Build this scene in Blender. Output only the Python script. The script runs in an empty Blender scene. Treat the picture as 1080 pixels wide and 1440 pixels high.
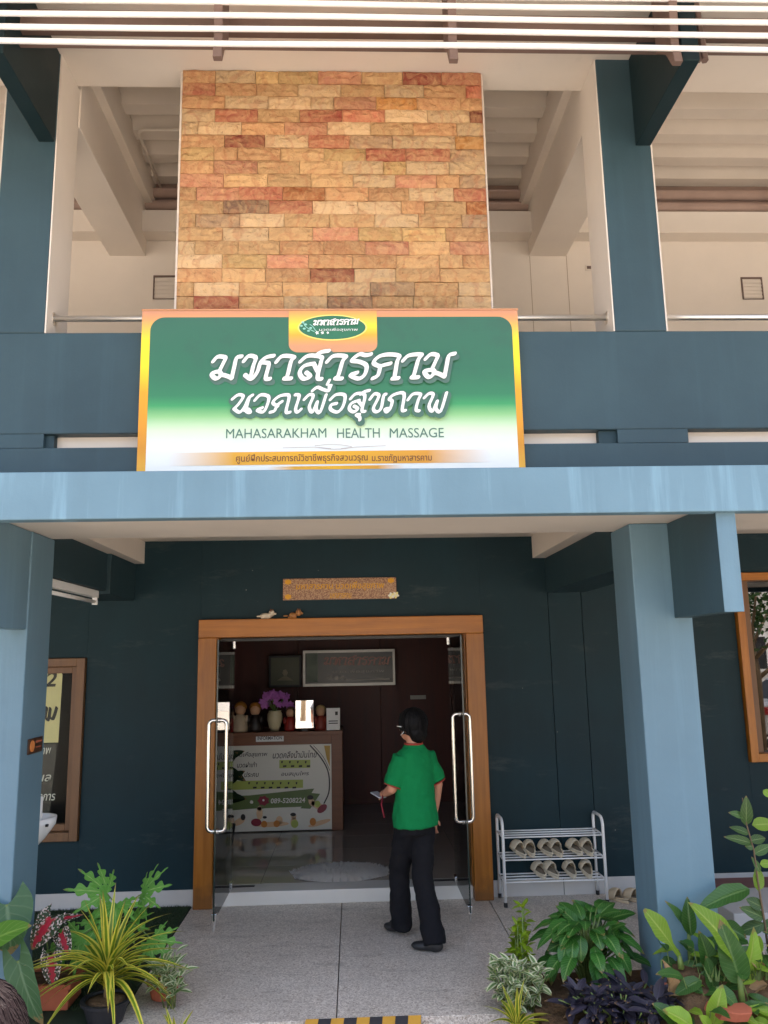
import bpy, bmesh, math, random
from mathutils import Vector, Matrix, noise
random.seed(7)
S = bpy.context.scene
COL = S.collection
R = math.radians

# ------------------------------------------------------------------ camera, world, sun, exposure
HC, FPX, TILT, ROLL, YAW = 2.0, 1130.0, R(10.258), R(-1.119), R(2.358)
fwd = Vector((math.sin(YAW)*math.cos(TILT), math.cos(YAW)*math.cos(TILT), math.sin(TILT)))
_r = Vector((math.cos(YAW), -math.sin(YAW), 0)); _u = _r.cross(fwd)
CR = _r*math.cos(ROLL)+_u*math.sin(ROLL); CU = -_r*math.sin(ROLL)+_u*math.cos(ROLL)
cam = bpy.data.objects.new('camera', bpy.data.cameras.new('camera')); COL.objects.link(cam)
cam.data.sensor_fit = 'VERTICAL'; cam.data.sensor_height = 36.0; cam.data.lens = 36.0*FPX/1440
cam.data.clip_start = 0.05; cam.data.clip_end = 1500
cam.matrix_world = Matrix(((CR.x, CU.x, -fwd.x, 0), (CR.y, CU.y, -fwd.y, 0), (CR.z, CU.z, -fwd.z, HC), (0, 0, 0, 1)))
S.camera = cam
SUN_EL, SUN_AZ = R(77), R(160)          # azimuth measured from -Y (street side) towards +X
W = bpy.data.worlds.new('World'); S.world = W; W.use_nodes = True
nt = W.node_tree; sky = nt.nodes.new('ShaderNodeTexSky'); sky.sky_type = 'NISHITA'; sky.sun_disc = False
sd = Vector((math.sin(SUN_AZ)*math.cos(SUN_EL), -math.cos(SUN_AZ)*math.cos(SUN_EL), math.sin(SUN_EL)))
sky.sun_elevation = SUN_EL; sky.sun_rotation = math.atan2(sd.x, sd.y)
sky.air_density = 1.0; sky.dust_density = 7.0; sky.ozone_density = 1.0
nt.links.new(sky.outputs[0], nt.nodes['Background'].inputs[0]); nt.nodes['Background'].inputs[1].default_value = 0.15
sun = bpy.data.objects.new('sun', bpy.data.lights.new('sun', 'SUN')); COL.objects.link(sun)
sun.data.energy = 3.6; sun.data.angle = R(3); sun.data.color = (1, 0.95, 0.87)
sun.rotation_euler = (-sd).to_track_quat('-Z', 'Y').to_euler(); sun.location = (3, -6, 12)
S.view_settings.view_transform = 'Standard'; S.view_settings.look = 'None'; S.view_settings.gamma = 1
S.view_settings.exposure = 2.2
S.render.engine = 'CYCLES'
S.cycles.max_bounces = 10; S.cycles.diffuse_bounces = 5; S.cycles.transparent_max_bounces = 12

# ------------------------------------------------------------------ rays of the photograph -> points in the place
def ray(px, py):
    return CR*((px-540)/FPX)+CU*((720-py)/FPX)+fwd
def P(px, py, y):
    d = ray(px, py)*1.0; d *= y/d.y; d.z += HC; return d
def PZ(px, py, z):
    d = ray(px, py)*1.0; d *= (z-HC)/d.z; d.z += HC; return d

# ------------------------------------------------------------------ materials
def lin(c):
    return tuple(((x/255)/12.92 if x/255 <= .04045 else ((x/255+.055)/1.055)**2.4) for x in c)+(1,)
class N:
    def __init__(s, name, rough=.6, spec=.4):
        s.m = bpy.data.materials.new(name); s.m.use_nodes = True; s.t = s.m.node_tree
        s.b = s.t.nodes['Principled BSDF']; s.b.inputs['Roughness'].default_value = rough
        s.b.inputs['Specular IOR Level'].default_value = spec; s._co = None
    def n(s, typ, **kw):
        x = s.t.nodes.new('ShaderNode'+typ)
        for k, v in kw.items():
            if k in x.inputs: x.inputs[k].default_value = v
            else: setattr(x, k, v)
        return x
    def l(s, a, b): s.t.links.new(a, b)
    def co(s, kind='Object'):
        if not s._co: s._co = s.n('TexCoord')
        return s._co.outputs[kind]
    def mapping(s, scale=(1, 1, 1), kind='Object', loc=(0, 0, 0)):
        m = s.n('Mapping'); m.inputs['Scale'].default_value = scale; m.inputs['Location'].default_value = loc
        s.l(s.co(kind), m.inputs['Vector']); return m.outputs[0]
    def noise(s, scale, detail=5, vec=None, rough=.6, dist=0):
        x = s.n('TexNoise'); x.inputs['Scale'].default_value = scale; x.inputs['Detail'].default_value = detail
        x.inputs['Roughness'].default_value = rough; x.inputs['Distortion'].default_value = dist
        s.l(vec if vec else s.co(), x.inputs['Vector']); return x.outputs['Fac']
    def ramp(s, fac, stops, interp='LINEAR'):
        r = s.n('ValToRGB'); r.color_ramp.interpolation = interp; e = r.color_ramp.elements
        while len(e) < len(stops): e.new(.5)
        for i, (p, c) in enumerate(stops):
            e[i].position = p; e[i].color = c if len(c) == 4 else tuple(c)+(1,)
        s.l(fac, r.inputs[0]); return r.outputs[0]
    def mix(s, fac, a, b, mode='MIX'):
        x = s.n('Mix', data_type='RGBA', blend_type=mode)
        for v, i in ((fac, 0), (a, 6), (b, 7)):
            if hasattr(v, 'is_linked'): s.l(v, x.inputs[i])
            else: x.inputs[i].default_value = v
        return x.outputs[2]
    def math(s, op, a, b=0.0, c=None, clamp=False):
        x = s.n('Math', operation=op, use_clamp=clamp)
        for v, i in ((a, 0), (b, 1), (c, 2)):
            if v is None: continue
            if hasattr(v, 'is_linked'): s.l(v, x.inputs[i])
            else: x.inputs[i].default_value = v
        return x.outputs[0]
    def color(s, c):
        if hasattr(c, 'is_linked'): s.l(c, s.b.inputs['Base Color'])
        else: s.b.inputs['Base Color'].default_value = c
        return s
    def bump(s, h, strength=.3, dist=.01):
        b = s.n('Bump'); b.inputs['Strength'].default_value = strength; b.inputs['Distance'].default_value = dist
        s.l(h, b.inputs['Height']); s.l(b.outputs[0], s.b.inputs['Normal']); return s
    def roughness(s, v): s.l(v, s.b.inputs['Roughness']); return s

def mul(c, k): return tuple(x*k for x in c[:3])+(1,)
def paint(name, c, var=.14, rough=.55, streak=0, bump=.15, scale=1.3, stain=0, spec=.35):
    m = N(name, rough, spec)
    f = m.noise(scale, 7)
    col = m.mix(m.ramp(f, [(.3, (0, 0, 0)), (.7, (1, 1, 1))]), mul(c, 1-var), mul(c, 1+var))
    if streak:
        s = m.noise(1.0, 6, m.mapping((9, 9, .5)))
        col = m.mix(m.math('MULTIPLY', m.ramp(s, [(.52, (0, 0, 0)), (.75, (1, 1, 1))]), streak), col, mul(c, 1.7))
        s2 = m.noise(1.0, 6, m.mapping((2.2, 2.2, .35), loc=(3, 1, 7)))
        col = m.mix(m.math('MULTIPLY', m.ramp(s2, [(.5, (0, 0, 0)), (.8, (1, 1, 1))]), streak*.8), col, mul(c, .72))
    if stain:
        s3 = m.noise(5.0, 9, rough=.75)
        col = m.mix(m.math('MULTIPLY', m.ramp(s3, [(.62, (0, 0, 0)), (.72, (1, 1, 1))]), stain), col, mul(c, .55))
    if spec < .3:
        ch = m.n('TexVoronoi'); ch.inputs['Scale'].default_value = 5.5; ch.inputs['Randomness'].default_value = 1; m.l(m.co(), ch.inputs['Vector'])
        col = m.mix(m.math('MULTIPLY', m.ramp(ch.outputs['Distance'], [(.02, (1, 1, 1)), (.035, (0, 0, 0))]), m.ramp(m.noise(2.2, 2), [(.5, (0, 0, 0)), (.6, (1, 1, 1))])), col, lin((150, 150, 140)))
        scf = m.noise(1.0, 8, m.mapping((1.5, 1.5, 6)), .75)
        col = m.mix(m.math('MULTIPLY', m.ramp(scf, [(.58, (0, 0, 0)), (.72, (1, 1, 1))]), .3), col, lin((84, 92, 90)))
    m.color(col); m.bump(m.noise(60, 4), bump, .004)
    m.roughness(m.math('MULTIPLY_ADD', f, .3, rough-.15))
    return m.m
def plain(name, c, rough=.5, metal=0, spec=.5, var=.08, scale=12, emit=0):
    m = N(name, rough, spec); m.b.inputs['Metallic'].default_value = metal
    f = m.noise(scale, 4)
    m.color(m.mix(f, mul(c, 1-var), mul(c, 1+var)))
    return m.m
def wood(name, c1, c2, rough=.35, axis='z', scale=1):
    m = N(name, rough, .5)
    sc = {'z': (22, 22, 1.2), 'x': (1.2, 22, 22)}[axis]
    sc = tuple(v*scale for v in sc)
    f = m.noise(1.0, 8, m.mapping(sc), .65, .6)
    f2 = m.noise(2.2, 3)
    col = m.mix(m.ramp(f, [(.3, (0, 0, 0)), (.72, (1, 1, 1))]), c1, c2)
    col = m.mix(m.math('MULTIPLY', f2, .5), col, mul(c1, .7))
    if axis == 'z':
        g = m.n('NewGeometry'); sp = m.n('SeparateXYZ'); m.l(g.outputs['Position'], sp.inputs[0])
        st = m.math('MULTIPLY_ADD', m.noise(7, 6, rough=.7), -.45, sp.outputs[2])
        col = m.mix(m.math('MULTIPLY', m.ramp(m.math('ADD', st, .3), [(.12, (1, 1, 1)), (.26, (0, 0, 0))]), .6), col, lin((92, 62, 34)))
    m.color(col); m.bump(f, .12, .003); m.roughness(m.math('MULTIPLY_ADD', f, .25, rough-.1))
    return m.m
M = {}
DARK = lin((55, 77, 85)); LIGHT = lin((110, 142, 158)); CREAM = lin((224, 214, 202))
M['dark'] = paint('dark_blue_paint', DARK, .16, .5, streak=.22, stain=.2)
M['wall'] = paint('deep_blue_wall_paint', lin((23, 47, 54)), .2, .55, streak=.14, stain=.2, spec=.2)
M['fin_shade'] = paint('fin_shade_teal', lin((24, 42, 46)), .14, .55, streak=.08, spec=.25)  # upper fins only: their shade under the eave is put into the colour
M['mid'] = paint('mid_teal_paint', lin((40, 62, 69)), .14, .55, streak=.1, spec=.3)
M['light'] = paint('light_blue_paint', mul(LIGHT, .8), .10, .5, streak=.22, stain=.05)
M['fascia'] = paint('weathered_light_blue_paint', mul(LIGHT, .9), .14, .55, streak=.85, stain=.3, scale=.8)
M['cream'] = paint('cream_paint', CREAM, .05, .6, stain=.12, bump=.1)
M['deck'] = paint('cream_metal_deck', mul(CREAM, .92), .06, .45, stain=.05)
M['skirt'] = paint('grey_white_skirting', lin((196, 192, 186)), .08, .5, stain=.35)
M['wood'] = wood('orange_brown_wood', lin((156, 92, 16)), lin((196, 124, 40)), .35)
M['woodx'] = wood('orange_brown_wood_level', lin((156, 92, 16)), lin((196, 124, 40)), .35, 'x')
M['woodold'] = wood('brown_wood', lin((104, 72, 44)), lin((132, 94, 58)), .45)
M['woodcounter'] = wood('counter_wood', lin((122, 72, 44)), lin((146, 92, 58)), .4, 'x')
M['panelling'] = wood('dark_red_wood_panelling', lin((72, 24, 14)), lin((98, 36, 20)), .5)
M['chrome'] = plain('brushed_steel', (.78, .76, .72, 1), .18, 1, var=.03)
M['steelrail'] = plain('stainless_tube', (.86, .82, .76, 1), .38, 1, var=.04)
M['whitepaint'] = plain('white_enamel', (.82, .82, .80, 1), .3, var=.03)
M['pipe'] = plain('white_painted_pipe', (.85, .84, .82, 1), .4, var=.04)
M['rust'] = paint('brown_primer_steel', lin((112, 92, 84)), .2, .6, stain=.4)
M['band'] = paint('brown_grey_render', lin((172, 148, 136)), .2, .7, stain=.5)
M['black'] = plain('black_rubber', (.015, .015, .016, 1), .5)
M['darkplate'] = plain('dark_metal_plate', (.03, .028, .026, 1), .4, .3)
M['tile'] = plain('glossy_floor_tile', lin((160, 150, 138)), .06, 0, .5, .05, 3)
M['sill'] = plain('white_stone_sill', lin((214, 210, 202)), .25, 0, .5, .05, 8)
def _glass(name, tint, refl=1.5):
    m = N(name, 0.0, .5); m.b.inputs['Transmission Weight'].default_value = 1; m.b.inputs['IOR'].default_value = refl
    m.b.inputs['Base Color'].default_value = tint; return m
def thin_glass(name, tint, f0=.06):
    m = bpy.data.materials.new(name); m.use_nodes = True; t = m.node_tree; t.nodes.clear()
    o = t.nodes.new('ShaderNodeOutputMaterial'); g = t.nodes.new('ShaderNodeBsdfGlossy'); g.inputs['Roughness'].default_value = .01
    tr = t.nodes.new('ShaderNodeBsdfTransparent'); tr.inputs[0].default_value = tint
    lw = t.nodes.new('ShaderNodeFresnel'); lw.inputs[0].default_value = 1.0+2*math.sqrt(f0)/(1-math.sqrt(f0))
    mx = t.nodes.new('ShaderNodeMixShader'); t.links.new(lw.outputs[0], mx.inputs[0])
    t.links.new(tr.outputs[0], mx.inputs[1]); t.links.new(g.outputs[0], mx.inputs[2]); t.links.new(mx.outputs[0], o.inputs[0])
    return m
M['glass'] = thin_glass('clear_door_glass', (.86, .9, .88, 1), .045)
M['darkglass'] = thin_glass('tinted_window_glass', (.12, .12, .12, 1), .16)
M['winglass'] = thin_glass('window_glass', (.9, .92, .9, 1), .004)

def terrazzo():
    m = N('terrazzo_floor', .45, .4)
    v = m.n('TexVoronoi'); v.inputs['Scale'].default_value = 130; m.l(m.co(), v.inputs['Vector'])
    sep = m.n('SeparateColor'); m.l(v.outputs['Color'], sep.inputs[0])
    c = m.ramp(sep.outputs[0], [(0, lin((152, 138, 124))), (.15, lin((182, 169, 155))), (.55, lin((204, 192, 177))), (.9, lin((228, 218, 204)))])
    big = m.noise(1.1, 6)
    c = m.mix(m.math('MULTIPLY', m.ramp(big, [(.35, (0, 0, 0)), (.75, (1, 1, 1))]), .45), c, lin((150, 141, 130)))
    st = m.noise(3.0, 8, m.mapping((1, 2.5, 1)), .7)
    c = m.mix(m.math('MULTIPLY', m.ramp(st, [(.54, (0, 0, 0)), (.7, (1, 1, 1))]), .5), c, lin((112, 104, 94)))
    sp_ = m.noise(11, 3); c = m.mix(m.math('MULTIPLY', m.ramp(sp_, [(.7, (0, 0, 0)), (.74, (1, 1, 1))]), .5), c, lin((92, 84, 74)))
    m.color(c); m.bump(m.noise(140, 3), .15, .003); return m.m
M['terrazzo'] = terrazzo()
def ground_mat():
    m = N('street_concrete', .85, .2)
    c = m.mix(m.noise(.8, 8), lin((138, 130, 119)), lin((168, 160, 149)))
    c = m.mix(m.math('MULTIPLY', m.noise(40, 3), .5), c, lin((140, 132, 122)))
    m.color(c); m.bump(m.noise(90, 4), .3, .006); return m.m
M['street'] = ground_mat()
def soil_mat():
    m = N('garden_soil', .95, .1)
    m.color(m.mix(m.noise(30, 8, rough=.75), lin((58, 44, 33)), lin((128, 102, 76)))); m.bump(m.noise(45, 8), .8, .02); return m.m
M['soil'] = soil_mat()
def brick_mat():
    m = N('split_sandstone', .75, .25)
    oi = m.n('ObjectInfo')
    off = m.n('VectorMath', operation='MULTIPLY_ADD'); m.l(oi.outputs['Location'], off.inputs[0]); off.inputs[1].default_value = (3.1, 3.1, 5.7)
    geo = m.n('NewGeometry')
    m.l(geo.outputs['Position'], off.inputs[2])
    f = m.noise(14, 8, off.outputs[0], .65, 1.2)
    f2 = m.noise(30, 6, off.outputs[0], .7)
    vein = m.n('TexWave'); vein.inputs['Scale'].default_value = 2.2; vein.inputs['Distortion'].default_value = 22; vein.inputs['Detail'].default_value = 5
    m.l(off.outputs[0], vein.inputs['Vector'])
    c = m.mix(m.ramp(f, [(.35, (0, 0, 0)), (.7, (1, 1, 1))]), oi.outputs['Color'], m.mix(.5, oi.outputs['Color'], lin((226, 188, 134))))
    c = m.mix(m.math('MULTIPLY', m.ramp(vein.outputs['Fac'], [(.8, (0, 0, 0)), (.98, (1, 1, 1))]), m.math('MULTIPLY', m.noise(3, 2, off.outputs[0]), .5)), c, lin((168, 96, 66)))
    c = m.mix(m.math('MULTIPLY', m.ramp(f2, [(.3, (1, 1, 1)), (.42, (0, 0, 0))]), .55), c, lin((112, 74, 46)))
    m.color(c); m.bump(m.math('ADD', f, m.math('MULTIPLY', f2, .6)), .9, .02); return m.m
M['brick'] = brick_mat()
M['mortar'] = plain('pale_mortar', lin((214, 186, 148)), .85, var=.12)

def leaf_mat(name, base, vein, kind='plain', edge=None, rough=.35, trans=.28, lat=9):
    m = N(name, rough, .5)
    uv = m.n('UVMap'); sp = m.n('SeparateXYZ'); m.l(uv.outputs[0], sp.inputs[0])
    u, v = sp.outputs[0], sp.outputs[1]
    au = m.math('ABSOLUTE', m.math('MULTIPLY_ADD', u, 2, -1))
    oi = m.n('ObjectInfo'); nz = m.noise(9, 5)
    c = m.mix(oi.outputs['Random'], mul(base, .72), mul(base, 1.25))
    c = m.mix(m.math('MULTIPLY', nz, .35), c, mul(base, .6))
    mid = m.ramp(au, [(.03, (1, 1, 1)), (.11, (0, 0, 0))])
    h = mid
    if kind in ('plain', 'glossy', 'caladium', 'variegated'):
        w = m.math('FRACT', m.math('MULTIPLY_ADD', v, lat, m.math('MULTIPLY', au, -2.2)))
        lv = m.ramp(w, [(0, (1, 1, 1)), (.12, (0, 0, 0)), (.88, (0, 0, 0)), (1, (1, 1, 1))])
        c = m.mix(m.math('MULTIPLY', lv, .35), c, vein)
        h = m.math('ADD', mid, lv)
    if kind == 'variegated':
        e = m.math('ADD', au, m.math('MULTIPLY_ADD', m.noise(26, 4), 1.3, -.65))
        c = m.mix(m.ramp(e, [(.38, (0, 0, 0)), (.52, (1, 1, 1))]), c, edge)
    if kind == 'striped':
        e = m.math('ADD', au, m.math('MULTIPLY_ADD', m.noise(20, 2, m.mapping((1, 1, 1))), .5, -.25))
        c = m.mix(m.ramp(e, [(.36, (0, 0, 0)), (.56, (1, 1, 1))]), c, edge)
    if kind == 'caladium':
        vo = m.n('TexVoronoi'); vo.inputs['Scale'].default_value = 19; m.l(m.co(), vo.inputs['Vector'])
        sep = m.n('SeparateColor'); m.l(vo.outputs['Color'], sep.inputs[0])
        spot = m.math('MULTIPLY', m.ramp(sep.outputs[0], [(.66, (0, 0, 0)), (.72, (1, 1, 1))]), m.ramp(au, [(.1, (0, 0, 0)), (.35, (1, 1, 1))]))
        c = m.mix(spot, c, lin((226, 206, 196)))
        red = m.math('ADD', au, m.math('MULTIPLY_ADD', m.noise(5, 6), 1.5, -.72))
        c = m.mix(m.ramp(red, [(.22, (1, 1, 1)), (.42, (0, 0, 0))]), c, lin((186, 24, 52)))
    c = m.mix(m.math('MULTIPLY', mid, .7), c, vein)
    tip = m.math('ADD', m.math('MULTIPLY_ADD', v, 1.0, m.math('MULTIPLY', oi.outputs['Random'], .12)), m.math('MULTIPLY_ADD', m.noise(14, 5), .5, -.25))
    c = m.mix(m.math('MULTIPLY', m.ramp(tip, [(.98, (0, 0, 0)), (1.06, (1, 1, 1))]), .8), c, lin((150, 116, 70)))
    c = m.mix(m.math('MULTIPLY', m.ramp(m.noise(34, 6, rough=.8), [(.6, (0, 0, 0)), (.75, (1, 1, 1))]), .25), c, lin((150, 140, 112)))
    m.color(c); m.bump(h, .35, .004)
    tr = m.n('BsdfTranslucent'); m.l(m.mix(.5, c, mul(base, 1.6)), tr.inputs[0])
    mx = m.n('MixShader'); mx.inputs[0].default_value = trans
    out = m.t.nodes['Material Output']; m.l(m.b.outputs[0], mx.inputs[1]); m.l(tr.outputs[0], mx.inputs[2]); m.l(mx.outputs[0], out.inputs[0])
    return m.m
G = lambda *c: lin(c)
M['strap'] = leaf_mat('yellow_striped_strap_leaf', G(112, 140, 36), G(112, 142, 40), 'striped', G(228, 212, 84), .4, .3)
M['papaya'] = leaf_mat('papaya_leaf', G(110, 176, 70), G(190, 214, 130), 'plain', None, .5, .35, 5)
M['caladium'] = leaf_mat('caladium_leaf', G(52, 74, 46), G(176, 38, 58), 'caladium', None, .5, .25)
M['elephant'] = leaf_mat('elephant_ear_leaf', G(62, 96, 58), G(116, 142, 104), 'plain', None, .45, .35, 6)
M['elephantlime'] = leaf_mat('lime_elephant_ear_leaf', G(98, 148, 46), G(150, 184, 84), 'plain', None, .4, .45, 6)
M['varieg'] = leaf_mat('white_edged_leaf', G(84, 124, 60), G(178, 194, 130), 'variegated', G(216, 216, 176), .45, .25)
M['gold'] = leaf_mat('yellow_green_small_leaf', G(130, 158, 30), G(170, 184, 60), 'plain', None, .45, .35, 4)
M['philo'] = leaf_mat('glossy_dark_green_leaf', G(58, 112, 42), G(140, 176, 96), 'glossy', None, .3, .2, 10)
M['purple'] = leaf_mat('purple_grey_leaf', G(58, 54, 68), G(76, 70, 88), 'striped', G(52, 49, 62), .5, .15)
M['canna'] = leaf_mat('bright_lime_leaf', G(146, 184, 56), G(194, 208, 104), 'plain', None, .35, .45, 14)
M['cannadark'] = leaf_mat('mid_green_leaf', G(62, 104, 44), G(116, 148, 80), 'plain', None, .35, .35, 14)
M['sapling'] = leaf_mat('sapling_leaf', G(78, 112, 54), G(150, 172, 104), 'plain', None, .4, .35, 6)
M['dry'] = leaf_mat('dry_brown_leaf', G(182, 146, 104), G(140, 104, 70), 'plain', None, .8, .25, 6)
M['rubber'] = leaf_mat('dark_rubber_leaf', G(24, 44, 22), G(60, 84, 48), 'glossy', None, .3, .1, 10)
M['treeleaf'] = leaf_mat('street_tree_leaf', G(44, 70, 30), G(70, 96, 50), 'plain', None, .5, .3, 6)
M['stem'] = plain('green_stem', G(104, 124, 62), .5, var=.25)
M['brownstem'] = plain('brown_stem', G(116, 96, 70), .7, var=.25)
M['terracotta'] = paint('terracotta', lin((172, 96, 70)), .2, .75, stain=.4, scale=5)
M['blackpot'] = plain('black_plastic_pot', (.02, .02, .024, 1), .5)

# ------------------------------------------------------------------ mesh helpers
def org(o):
    v = Vector((0, 0, 0))
    while o is not None: v += o.location; o = o.parent
    return v
class MB:
    def __init__(s): s.v = []; s.f = []; s.uv = {}
    def add(s, vs, fs, uvs=None):
        b = len(s.v); s.v += [Vector(v) for v in vs]; s.f += [tuple(b+i for i in f) for f in fs]
        if uvs:
            for i, u in enumerate(uvs): s.uv[b+i] = u
        return s
    def box(s, x0, x1, y0, y1, z0, z1):
        return s.add([(x, y, z) for z in (z0, z1) for y in (y0, y1) for x in (x0, x1)],
                     [(0, 2, 3, 1), (4, 5, 7, 6), (0, 1, 5, 4), (2, 6, 7, 3), (0, 4, 6, 2), (1, 3, 7, 5)])
    def extrude(s, pts, vec):
        n = len(pts); vec = Vector(vec)
        return s.add([Vector(p) for p in pts]+[Vector(p)+vec for p in pts],
                     [tuple(range(n))[::-1], tuple(range(n, 2*n))]+[(i, (i+1) % n, n+(i+1) % n, n+i) for i in range(n)])
    def tube(s, pts, r, n=8, closed=False):
        pts = [Vector(p) for p in pts]; k = len(pts); rings = []
        rr = r if isinstance(r, (list, tuple)) else [r]*k
        prev = None
        for i, p in enumerate(pts):
            if closed: t = pts[(i+1) % k]-pts[i-1]
            else: t = pts[min(i+1, k-1)]-pts[max(i-1, 0)]
            if t.length < 1e-9: t = Vector((0, 0, 1))
            t.normalize()
            if prev is None: a = t.orthogonal().normalized()
            else:
                a = prev-t*prev.dot(t); a = a.normalized() if a.length > 1e-6 else t.orthogonal().normalized()
            prev = a; b = t.cross(a)
            rings.append([p+(a*math.cos(2*math.pi*j/n)+b*math.sin(2*math.pi*j/n))*rr[i] for j in range(n)])
        vs = [v for g in rings for v in g]; fs = []
        for i in range(k if closed else k-1):
            i2 = (i+1) % k
            fs += [(i*n+j, i*n+(j+1) % n, i2*n+(j+1) % n, i2*n+j) for j in range(n)]
        if not closed: fs += [tuple(range(n))[::-1], tuple(range((k-1)*n, k*n))]
        return s.add(vs, fs)
    def loft(s, rings, n=16):
        """rings: (centre, half width, half depth, yaw)"""
        vs = []; k = len(rings)
        for c, a, b, yaw in rings:
            for j in range(n):
                t = 2*math.pi*j/n; x, y = a*math.cos(t), b*math.sin(t)
                vs.append(Vector(c)+Vector((x*math.cos(yaw)-y*math.sin(yaw), x*math.sin(yaw)+y*math.cos(yaw), 0)))
        fs = [(i*n+j, i*n+(j+1) % n, (i+1)*n+(j+1) % n, (i+1)*n+j) for i in range(k-1) for j in range(n)]
        fs += [tuple(range(n))[::-1], tuple(range((k-1)*n, k*n))]
        return s.add(vs, fs)
    def lathe(s, c, prof, n=20, squash=1.0):
        c = Vector(c)
        return s.loft([(c+Vector((0, 0, z)), max(r, .0004), max(r, .0004)*squash, 0) for r, z in prof], n)
    def ball(s, c, r, n=12, m=8, rot=None):
        r = Vector(r) if hasattr(r, '__len__') else Vector((r, r, r)); c = Vector(c); vs = []; fs = []
        for i in range(1, m):
            for j in range(n):
                p = Vector((math.sin(math.pi*i/m)*math.cos(2*math.pi*j/n)*r.x, math.sin(math.pi*i/m)*math.sin(2*math.pi*j/n)*r.y, math.cos(math.pi*i/m)*r.z))
                vs.append(c+(rot @ p if rot else p))
        t = Vector((0, 0, r.z)); vs += [c+(rot @ t if rot else t), c-(rot @ t if rot else t)]
        T = len(vs)-2
        fs = [(i*n+j, (i+1)*n+j, (i+1)*n+(j+1) % n, i*n+(j+1) % n) for i in range(m-2) for j in range(n)]
        fs += [(T, j, (j+1) % n) for j in range(n)]+[(T+1, (m-2)*n+(j+1) % n, (m-2)*n+j) for j in range(n)]
        return s.add(vs, fs)
    def mesh(s, name, o=Vector((0, 0, 0)), smooth=False):
        me = bpy.data.meshes.new(name); me.from_pydata([v-o for v in s.v], [], s.f)
        bm = bmesh.new(); bm.from_mesh(me); bmesh.ops.recalc_face_normals(bm, faces=bm.faces); bm.to_mesh(me); bm.free()
        if s.uv:
            l = me.uv_layers.new(name='UVMap')
            for lp in me.loops: l.data[lp.index].uv = s.uv.get(lp.vertex_index, (0.5, 0.5))
        if smooth: me.polygons.foreach_set('use_smooth', [True]*len(me.polygons))
        return me
    def build(s, name, mat, parent=None, smooth=False, bevel=0, loc=None):
        o0 = org(parent)
        base = Vector(loc) if loc is not None else o0
        ob = bpy.data.objects.new(name, s.mesh(name, base, smooth)); COL.objects.link(ob)
        ob.data.materials.append(M[mat] if isinstance(mat, str) else mat)
        if parent: ob.parent = parent; ob.location = base-o0
        else: ob.location = base
        if bevel:
            b = ob.modifiers.new('bevel', 'BEVEL'); b.width = bevel; b.segments = 2; b.limit_method = 'ANGLE'
        return ob
def BX(name, mat, parent, *a, bevel=.004, loc=None):
    return MB().box(*a).build(name, mat, parent, bevel=bevel, loc=loc)
def tag(o, label=None, cat=None, group=None, kind=None):
    for k, v in (('label', label), ('category', cat), ('group', group), ('kind', kind)):
        if v: o[k] = v
    return o
def thing(name, label, cat, loc, group=None):
    o = bpy.data.objects.new(name, None); COL.objects.link(o); o.location = loc; o.empty_display_size = .1
    return tag(o, label, cat, group)
def struct(o): o['kind'] = 'structure'; return o
def copy_tree(o, parent=None):
    c = o.copy(); COL.objects.link(c)
    if parent: c.parent = parent
    for ch in list(o.children): copy_tree(ch, c)
    return c
def arc(c, r, a0, a1, n, u, v):
    c, u, v = Vector(c), Vector(u), Vector(v)
    return [c+u*r*math.cos(a0+(a1-a0)*i/n)+v*r*math.sin(a0+(a1-a0)*i/n) for i in range(n+1)]

# ------------------------------------------------------------------ flat lettering
def flat(name, mat, parent, polys, y):
    """flat print: polygons of (x, z) on the plane at depth y"""
    mb = MB()
    for i, p in enumerate(polys):
        mb.add([(a, y-i*4e-5, b) for a, b in p], [tuple(range(len(p)))])
    return mb.build(name, mat, parent)
def text(name, body, mat, parent, x0, x1, zc, y, h=None, shear=0, bold=0, ext=0.0):
    c = bpy.data.curves.new(name, 'FONT'); c.body = body; c.shear = shear; c.offset = bold; c.extrude = ext; c.resolution_u = 3
    t = bpy.data.objects.new(name, c); COL.objects.link(t)
    bpy.context.view_layer.update()
    me = bpy.data.meshes.new_from_object(t.evaluated_get(bpy.context.evaluated_depsgraph_get()))
    bpy.data.objects.remove(t); bpy.data.curves.remove(c)
    xs = [v.co.x for v in me.vertices]; zs = [v.co.y for v in me.vertices]
    k = (x1-x0)/(max(xs)-min(xs)); kz = k if h is None else h/(max(zs)-min(zs)); o = org(parent)
    for v in me.vertices:
        v.co = Vector((x0+(v.co.x-min(xs))*k, y-v.co.z*k, zc+(v.co.y-(max(zs)+min(zs))/2)*kz))-o
    me.name = name
    ob = bpy.data.objects.new(name, me); COL.objects.link(ob); ob.parent = parent
    me.materials.clear(); me.materials.append(M[mat] if isinstance(mat, str) else mat)
    return ob
def hull(pts):
    pts = sorted(set(pts)); lo = []; up = []
    cr = lambda o, a, b: (a[0]-o[0])*(b[1]-o[1])-(a[1]-o[1])*(b[0]-o[0])
    for p in pts:
        while len(lo) > 1 and cr(lo[-2], lo[-1], p) <= 0: lo.pop()
        lo.append(p)
    for p in reversed(pts):
        while len(up) > 1 and cr(up[-2], up[-1], p) <= 0: up.pop()
        up.append(p)
    return lo[:-1]+up[:-1]
def smooth_line(p, k=4):
    out = []
    for i in range(len(p)-1):
        a, b, c, d = p[max(i-1, 0)], p[i], p[i+1], p[min(i+2, len(p)-1)]
        for j in range(k):
            t = j/k; q = []
            for x in (0, 1):
                q.append(.5*((2*b[x])+(-a[x]+c[x])*t+(2*a[x]-5*b[x]+4*c[x]-d[x])*t*t+(-a[x]+3*b[x]-3*c[x]+d[x])*t**3))
            out.append(tuple(q))
    return out+[tuple(p[-1])]
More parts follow.
